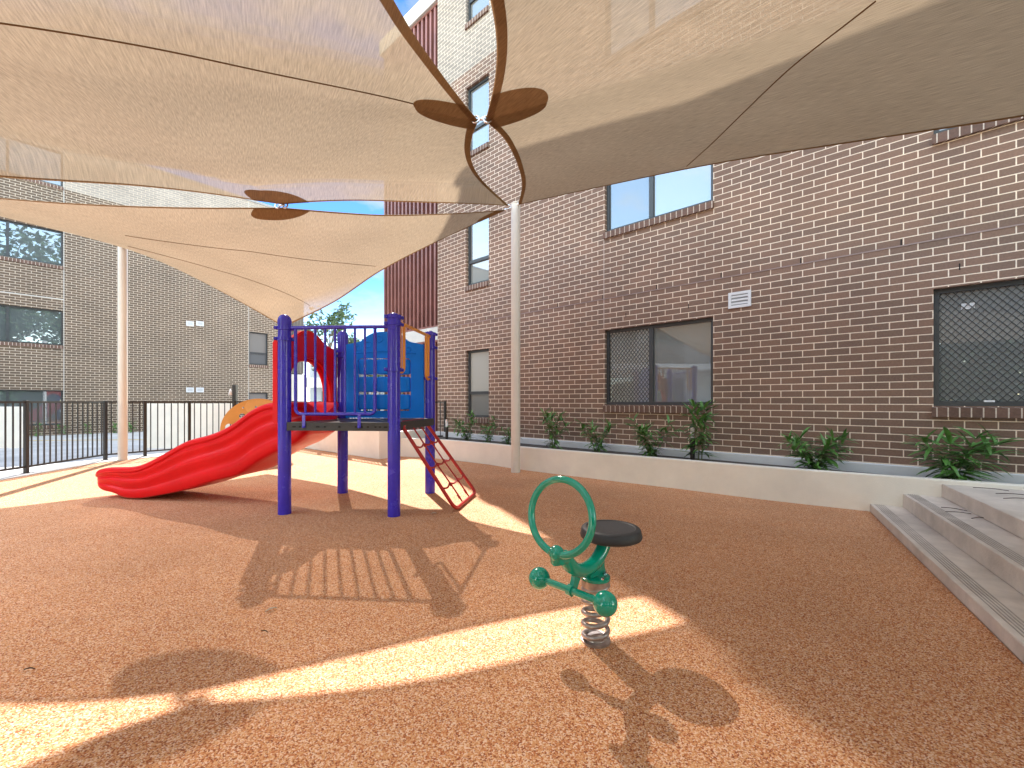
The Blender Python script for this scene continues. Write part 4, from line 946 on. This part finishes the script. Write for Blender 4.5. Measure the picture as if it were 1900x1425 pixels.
# ------------------------------------------------------------------ green spring rider
SRc = Vector((0.402, 2.075, 0)); ax_ = Vector((-0.7071, -0.7071, 0)); la = Vector((0.7071, -0.7071, 0))     # forwards, and to the photo's right
SR = thing('spring_rider', 'green spring rider with ring handle and round black seat', 'spring rider', SRc)
def sp(s, z, w=0.0): p = SRc + ax_ * s + la * w; return Vector((p.x, p.y, z))
bm = BM(); turns = 5.6; Hs = 0.285
tube(bm, [SRc + Vector((0.058 * math.cos(t), 0.058 * math.sin(t), 0.012 + Hs * min(1, max(0, (t / (2 * math.pi) - 0.2) / (turns - 0.4))))) for t in lins(0, 2 * math.pi * turns, 170)], 0.0118, 10)
part('spring', bm, M_spring, SR, smooth=True)
bm = BM(); lathe(bm, [(0.070, 0.0), (0.070, 0.010), (0.052, 0.014), (0.05, 0.02), (0, 0.02)], SRc, 28); part('ground_plate', bm, M_spring, SR, smooth=True, angle=40)
ZT = 0.312
bm = BM(); lathe(bm, [(0.066, ZT - 0.014), (0.070, ZT - 0.012), (0.070, ZT), (0.064, ZT + 0.003), (0, ZT + 0.003)], SRc, 32); part('top_plate', bm, M_green, SR, smooth=True, angle=40)
bm = BM(); lathe(bm, [(0.062, ZT - 0.05), (0.066, ZT - 0.048), (0.066, ZT - 0.0145)], SRc, 28); part('spring_clamp', bm, M_spring, SR, smooth=True, angle=40)
# crescent body in the plane of travel
sc, zc_, ro_ = 0.075, 0.545, 0.180
arc = [(sc + ro_ * math.cos(t), zc_ + ro_ * math.sin(t)) for t in lins(R(203), R(332), 26)]
bm = BM(); tube(bm, [sp(-0.108, 0.486)] + [sp(2 * sc - s if False else s, z) for s, z in arc], 0.033, 14)
fr_ = part('crescent_frame', bm, M_green, SR, smooth=True, angle=60)
bm = BM()
web = smoothpoly([(-0.075, ZT), (-0.062, 0.345), (-0.06, 0.40), (-0.03, 0.392), (0.045, 0.372), (0.11, 0.378), (0.165, 0.40), (0.182, 0.34), (0.192, 0.318), (0.172, 0.296), (0.13, 0.345), (0.09, 0.352), (0.06, 0.335), (0.055, ZT)], 3)
Mweb = frame_M(SRc, ax_, (0, 0, 1), ax_.cross(Vector((0, 0, 1))))
extrude_plate(bm, web, [], Mweb @ Matrix.Translation((0, 0, -0.011)), 0.022); part('bracket', bm, M_green, fr_, smooth=True, angle=40)
for a_ in (0.4, 1.97, 3.54, 5.11):                              # plate bolts
    bm = BM(); lathe(bm, [(0.010, 0), (0.010, 0.006), (0.006, 0.009), (0, 0.010)], (SRc.x + 0.055 * math.cos(a_), SRc.y + 0.055 * math.sin(a_), ZT + 0.003), 10); part('bolt', bm, M_steel, SR, smooth=True, angle=40)
# seat
sc_ = sp(-0.135, 0)
bm = BM(); lathe(bm, [(0.10, 0.462), (0.135, 0.462), (0.150, 0.470), (0.1535, 0.480), (0.146, 0.512), (0.140, 0.518), (0.122, 0.5205), (0.119, 0.5170), (0.115, 0.5165), (0.0, 0.5165)], (sc_.x, sc_.y, 0), 48)
part('seat', bm, M_seat, SR, smooth=True, angle=50)
# ring handle, leaning a little forwards at the top
rc_ = sp(0.272, 0.648); rx_ = la; ry_ = (Vector((0, 0, 1)) - ax_ * 0.16).normalized()
bm = BM(); tube(bm, [rc_ + rx_ * 0.168 * math.cos(t) + ry_ * 0.160 * math.sin(t) for t in lins(0, 2 * math.pi, 56, endpoint=False)], 0.0165, 14, closed=True); part('ring_handle', bm, M_green, SR, smooth=True)
kn = rc_ - ry_ * 0.160
bm = BM(); sphere(bm, kn + ry_ * 0.004, 0.034, 20); tube(bm, [kn, kn - ry_ * 0.02, sp(*arc[-1])], [0.029, 0.031, 0.033], 14); part('handle_joint', bm, M_green, SR, smooth=True, angle=60)
# foot bar
fb = sp(0.192, 0.300, -0.004); bl, br = fb - la * 0.186, fb + la * 0.182
bm = BM(); tube(bm, [bl, br], 0.0165, 14); fbp = part('foot_bar', bm, M_green, SR, smooth=True, angle=60)
bm = BM(); tube(bm, [fb - la * 0.012, fb + la * 0.012], 0.0255, 16); part('bar_socket', bm, M_green, fbp, smooth=True, angle=60)
for c in (bl, br): bm = BM(); sphere(bm, c, 0.052, 28); part('end_ball', bm, M_green, fbp, smooth=True)

# ------------------------------------------------------------------ planting
def leaf_blade(bm, base, d, L, W, droop, seg=4):
    d = d.normalized(); side = d.cross(Vector((0, 0, 1)))
    side = side.normalized() if side.length > 0.05 else Vector((random.uniform(-1, 1), random.uniform(-1, 1), 0)).normalized()
    rowsL = []; p = Vector(base); dirv = d.copy()
    for i in range(seg + 1):
        t = i / seg; w = W * (math.sin(math.pi * min(1, t * 0.9 + 0.08)) ** 0.8) * (1 if t < 1 else 0.05)
        up = side.cross(dirv).normalized()
        rowsL.append((bm.verts.new(p - side * w / 2 + up * w * 0.18), bm.verts.new(p), bm.verts.new(p + side * w / 2 + up * w * 0.18)))
        p = p + dirv * L / seg; dirv = (dirv + Vector((0, 0, -droop / seg))).normalized()
    for a, b in zip(rowsL, rowsL[1:]):
        bm.faces.new((a[0], a[1], b[1], b[0])); bm.faces.new((a[1], a[2], b[2], b[1]))
def bamboo(base, h, nst, spread, label, seedv, leafL=0.12, lean=(0, 0), big=True):
    if big: h *= 1.30; spread *= 1.5; leafL *= 1.35; nst += 4
    rnd = random.Random(seedv); st = random.getstate(); random.seed(seedv)
    t = thing('bamboo_plant', label, 'plant', base, group='young plants along the planter'); bs = BM(); bl_ = BM()
    for i in range(nst):
        a = rnd.uniform(0, 2 * math.pi); sp_ = spread * rnd.uniform(0.25, 1.0); hh = h * rnd.uniform(0.55, 1.0)
        b0 = Vector(base) + Vector((rnd.uniform(-0.05, 0.05), rnd.uniform(-0.05, 0.05), 0))
        tip = b0 + Vector((math.cos(a) * sp_ + lean[0] * hh, math.sin(a) * sp_ * 0.6 + lean[1] * hh, hh))
        mid = b0.lerp(tip, 0.5) + Vector((0, 0, 0.12 * hh)) - Vector((math.cos(a), math.sin(a), 0)) * sp_ * 0.2
        P = [(1 - s) ** 2 * b0 + 2 * s * (1 - s) * mid + s * s * tip for s in lins(0, 1, 8)]
        tube(bs, P, [0.0045 * (1 - 0.6 * k / 7) for k in range(8)], 6)
        for k in range(1, 8):
            for rep in range(rnd.choice((1, 2, 2, 3)) + (3 if k == 7 else 0)):
                az = rnd.uniform(0, 2 * math.pi); dv = Vector((math.cos(az), math.sin(az), rnd.uniform(-0.35, 0.65)))
                if k == 7: dv = dv + (P[7] - P[6]).normalized() * 0.9
                leaf_blade(bl_, P[k] + Vector((rnd.uniform(-.01, .01), rnd.uniform(-.01, .01), 0)), dv, leafL * rnd.uniform(0.7, 1.35), leafL * rnd.uniform(0.12, 0.24), rnd.uniform(0.2, 1.1))
    part('stem', bs, M_stem, t); part('foliage', bl_, M_leaf, t, smooth=True); random.setstate(st)
def soil_at(u, off):                    # a point in the planter bed seen at column u, off metres from the brick wall
    a = (u - CX) / F_PX; o = W0 + NW * off; s = (o.x - a * o.y) / (a * DW.y - DW.x); p = o + DW * s; return (p.x, p.y, 0.31)
plants = [(866, 0.60, 0.42, 6, 0.22, 'feathery light plant at the far end of the planter below the narrow window', 0.12),
          (905, 0.60, 0.36, 4, 0.14, 'small sparse plant just left of the white post', 0.11),
          (944, 0.65, 0.32, 3, 0.10, 'tiny leafy sprig close behind the white post', 0.10),
          (1026, 0.55, 0.50, 6, 0.20, 'tall dark leafy plant right of the white post', 0.13),
          (1108, 0.45, 0.38, 7, 0.24, 'low bushy plant left of the wide screened window', 0.12),
          (1208, 0.45, 0.42, 9, 0.26, 'broad bushy plant under the wide screened window', 0.13),
          (1296, 0.40, 0.66, 4, 0.07, 'upright drooping plant beside the bollard light', 0.16),
          (1512, 0.45, 0.33, 9, 0.24, 'dense low plant on bare wall between the two large windows', 0.14),
          (1772, 0.40, 0.36, 6, 0.30, 'broad leaved plant above the concrete steps', 0.17)]
for i, (u, off, h, n, s, lab, ll) in enumerate(plants): bamboo(soil_at(u, off), h, n, s, lab, 40 + i, ll)
def bollard(loc, h, label, r=0.032, lamp=True):
    t = thing('bollard_light', label, 'light', loc, group='garden bollard lights'); c = Vector(loc)
    bm = BM(); lathe(bm, [(r, 0), (r, h * 0.66)], c, 20); part('stake', bm, M_steelblack, t, smooth=True, angle=40)
    bm = BM(); lathe(bm, [(r * 0.86, h * 0.66), (r * 0.86, h * 0.93)], c, 20); part('lens', bm, M_vent, t, smooth=True, angle=40)
    bm = BM(); lathe(bm, [(r * 1.05, h * 0.93), (r * 1.05, h), (0, h + 0.004)], c, 20); part('cap', bm, M_steel, t, smooth=True, angle=40)
bollard(soil_at(1285, 0.42), 0.50, 'black bollard light with pale lens beside the drooping plant')
bollard(soil_at(829, 0.75), 0.46, 'small bollard light at the far planter end by the railing')
t = thing('lamp_post', 'dark square post with small white lamp rising above the fence behind the amber disc', 'light', (-6.66, 10.36, 0))
bm = BM(); box(bm, (-6.70, 10.32, 0.0), (-6.615, 10.40, 1.55), None, 0.004); part('column', bm, M_steelblack, t)
bm = BM(); lathe(bm, [(0.028, 0), (0.05, 0.0), (0.02, 0.13), (0, 0.15)], (-6.745, 10.33, 1.30), 16); part('lamp', bm, M_vent, t, smooth=True)
for i, (u, lab) in enumerate(((66, 'small strappy plant by the far brick wall near the fence post'), (112, 'small green plant below the far ground floor window'), (160, 'agave like plant against the far brick wall'), (210, 'small green plant just left of the cream post'), (243, 'small green plant just right of the cream post'))):
    q = lt(u, 745)[0]; p = L0 + DL * q + NL * 0.35; bamboo((p.x, p.y, -0.02), (0.42, 0.30, 0.40, 0.36, 0.34)[i], 3, 0.2, lab, 90 + i, 0.16, big=False)

# ------------------------------------------------------------------ litter on the ground
def litter(name, u, v, L, W, ang, m, label, z=0.004, curl=0.012):
    p = GP(u, v, z); t = bmesh.new(); n = 8; rows_ = []
    for i in range(n + 1):
        s = i / n; w = W * math.sin(math.pi * min(0.98, max(0.03, s))) ** 0.7
        rows_.append([t.verts.new(((s - 0.5) * L, y * w / 2, curl * math.sin(math.pi * s) * 0.5 + (abs(y) * curl * 0.4))) for y in (-1, 0, 1)])
    for a, b in zip(rows_, rows_[1:]):
        for k in range(2): t.faces.new((a[k], a[k + 1], b[k + 1], b[k]))
    bmesh.ops.solidify(t, geom=t.faces[:], thickness=0.0012); t.transform(Matrix.Translation((p.x, p.y, z)) @ Matrix.Rotation(ang, 4, 'Z'))
    o = bpy.data.objects.new(name, None)
    bpy.data.objects.remove(o)
    return tag(part(name, t, m, None, smooth=True), label, 'leaf' if name == 'dry_leaf' else 'twig')
litter('dry_leaf', 503, 1132, 0.062, 0.018, 0.9, M_drygum, 'bleached dry leaf on the rubber floor in front of the tower shadow')
litter('twig', 491, 1173, 0.045, 0.004, -0.3, M_twig, 'thin dark twig on the rubber floor below the bleached leaf')
litter('twig', 55, 1243, 0.045, 0.005, 0.1, M_twig, 'thin dark twig on the rubber floor near the left edge')
litter('dry_leaf', 805, 953, 0.06, 0.03, 0.3, M_drygum, 'small pale leaf fragment at the foot of the net climber')
for i, (u, v) in enumerate(((1770, 945), (1778, 952), (1820, 962))):
    litter('twig', u, v, 0.16, 0.006, 2.2 + i * 0.5, M_twig, ('long dark twig on the second step tread', 'short twig beside the long one on the second step', 'bent twig lying on the second step near the riser')[i], z=0.222)
for i, (u, v) in enumerate(((1838, 908), (1880, 918), (1890, 926))):
    litter('twig', u, v, 0.22, 0.007, 2.4 + i * 0.3, M_twig, ('dark leaf lying on the top step by the planter', 'long twig on the top step at the right edge', 'second twig on the top step nearer the nosing')[i], z=0.348)

# ------------------------------------------------------------------ far things: trees and buildings
def tree(name, base, H, crown_r, label, seedv, n_clump=40, leaf=0.16, crown_z=None, per=60, trunk_r=0.16, group=None):
    rnd = random.Random(seedv); t = thing(name, label, 'tree', base, group=group); b0 = Vector(base)
    bs = BM(); top = b0 + Vector((rnd.uniform(-.4, .4), rnd.uniform(-.4, .4), H * 0.8)); cz = crown_z or H * 0.66
    P = [b0.lerp(top, s) + Vector((rnd.uniform(-.08, .08), rnd.uniform(-.08, .08), 0)) * (s > 0) for s in lins(0, 1, 8)]
    tube(bs, P, [trunk_r * (1 - 0.8 * k / 7) for k in range(8)], 8)
    bl_ = BM()
    for c in range(n_clump):
        while True:
            q = Vector((rnd.uniform(-1, 1), rnd.uniform(-1, 1), rnd.uniform(-1, 1)))
            if 0.15 < q.length < 1: break
        cc = b0 + Vector((0, 0, cz)) + Vector((q.x * crown_r, q.y * crown_r, q.z * (H - cz)))
        s = P[min(7, max(2, int((cc.z - b0.z) / H * 7)))]; mid = s.lerp(cc, 0.5) + Vector((0, 0, 0.15 * crown_r))
        tube(bs, [(1 - k) ** 2 * s + 2 * k * (1 - k) * mid + k * k * cc for k in lins(0, 1, 5)], [trunk_r * 0.28 * (1 - 0.75 * k / 4) for k in range(5)], 5)
        cr_ = crown_r * rnd.uniform(0.16, 0.30)
        for k in range(per):
            d = Vector((rnd.gauss(0, 1), rnd.gauss(0, 1), rnd.gauss(0, 0.8))) * cr_ * 0.6
            o_ = cc + d; a = Vector((rnd.gauss(0, 1), rnd.gauss(0, 1), rnd.gauss(0, 0.6))).normalized(); b = a.orthogonal().normalized(); L = leaf * rnd.uniform(0.6, 1.4)
            vs = [bl_.verts.new(o_ - a * L), bl_.verts.new(o_ + b * L * 0.38), bl_.verts.new(o_ + a * L), bl_.verts.new(o_ - b * L * 0.38)]
            bl_.faces.new(vs)
    part('trunk', bs, M_bark, t, smooth=True); part('crown', bl_, M_tree, t)
    return t
tree('street_tree', (-13.4, 32.0, 0), 8.6, 2.2, 'slender open crowned tree between the two brick blocks', 3, 26, 0.20, 5.9, 46, 0.12)
tree('street_tree', (-10.9, 33.5, 0), 6.9, 1.6, 'smaller thin tree half hidden by the blue tower post', 5, 20, 0.2, 4.8, 44, 0.10)
FBd = thing('far_building', 'pale distant apartment building seen through the tower barrier', 'building', (-17.0, 44, 0), 0.1)
bm = BM(); box(bm, (-3.5, 0, 0), (9.5, 8, 5.6), None); part('wall', bm, mat('far_pale_render', (0.30, 0.32, 0.34), 0.8, var=0.1, vscale=0.5), FBd, local=True)
bm = BM(); box(bm, (-3.7, -0.3, 5.6), (9.7, 8.2, 5.95)); part('roof', bm, M_slab, FBd, local=True)
for k, (x, z) in enumerate(((-2.3, 3.6), (0.6, 3.6), (3.4, 3.6), (6.2, 3.6), (-2.3, 0.9), (0.6, 0.9), (3.4, 0.9), (6.2, 0.9))):
    bm = BM(); box(bm, (x, -0.06, z), (x + 1.7, 0.02, z + 1.3)); w_ = part('window', bm, M_frame, FBd, local=True)
    bm = BM(); box(bm, (x + 0.08, -0.075, z + 0.08), (x + 0.80, -0.065, z + 1.22)); box(bm, (x + 0.90, -0.075, z + 0.08), (x + 1.62, -0.065, z + 1.22)); part('pane', bm, M_glassC, w_, local=True)
bm = BM(); box(bm, (-3.4, -1.2, 2.55), (9.4, -0.002, 2.75)); box(bm, (-3.4, -1.2, 2.75), (9.4, -1.1, 3.5)); part('balcony', bm, M_slab, FBd, local=True)
# neighbours behind and beside the camera: they show in the window glass and bounce light
NB = thing('neighbour_building', 'white rendered apartment block with balconies across the yard, reflected in the windows', 'building', (-13.5, -2.5, 0), 0)
bm = BM(); box(bm, (-8, -7, 0), (0, 6, 8.8)); part('wall', bm, M_far, NB, local=True)
for z in (2.8, 5.7):
    bm = BM(); box(bm, (0.002, -6.8, z), (1.7, 5.8, z + 0.25)); part('balcony_slab', bm, M_slab, NB, local=True)
    bm = BM(); box(bm, (1.55, -6.8, z + 0.25), (1.68, -1.5, z + 1.25)); part('balustrade', bm, M_far, NB, local=True)
    bm = BM(); [box(bm, (1.58, y, z + 0.25), (1.64, y + 0.05, z + 1.25)) for y in np.arange(-1.4, 5.7, 0.14)]; part('balustrade', bm, M_slatL, NB, local=True)
for y in (-5.5, -2.0, 1.5, 4.2):
    for z in (0.4, 3.2, 6.1):
        bm = BM(); box(bm, (0.003, y - 0.9, z), (0.04, y + 0.9, z + 2.0)); part('window', bm, M_glassC, NB, local=True)
for i, (x, y, H, r_) in enumerate(((-5.5, -10.5, 12, 3.6), (1.5, -13, 16, 4.6), (9.5, -12, 17, 5.0), (17.0, -14, 19, 5.6), (26, -15, 20, 6.5))):
    tree('garden_tree', (x, y, -0.03), H, r_, 'leafy tree standing behind the viewpoint, reflected in window glass', 20 + i, 60, 0.34, H * 0.6, 60, 0.25, group='trees behind the viewpoint')

HG = thing('added_hedge', 'unseen hedge added behind the viewpoint to darken the window reflections', 'hedge', (0, -8.5, -0.03))  # unseen hedge, added to cover the bright ground mirrored in the windows
bm = BM(); bs = BM(); rnd = random.Random(77)
for i in range(15000):
    x, z = rnd.uniform(-9, 16), rnd.uniform(0, 3.2); y = -8.5 + rnd.uniform(-0.5, 0.5); o_ = Vector((x, y, z)); a = Vector((rnd.gauss(0, 1), rnd.gauss(0, 1), rnd.gauss(0, 0.7))).normalized(); b = a.orthogonal().normalized(); L = rnd.uniform(0.2, 0.36)
    bm.faces.new([bm.verts.new(o_ - a * L), bm.verts.new(o_ + b * L * 0.4), bm.verts.new(o_ + a * L), bm.verts.new(o_ - b * L * 0.4)])
for x in range(-9, 17): tube(bs, [(x, -8.5, 0), (x + 0.1, -8.45, 1.4), (x, -8.5, 2.8)], [0.05, 0.04, 0.015], 6)
part('foliage', bm, M_tree, HG); part('stem', bs, M_bark, HG)
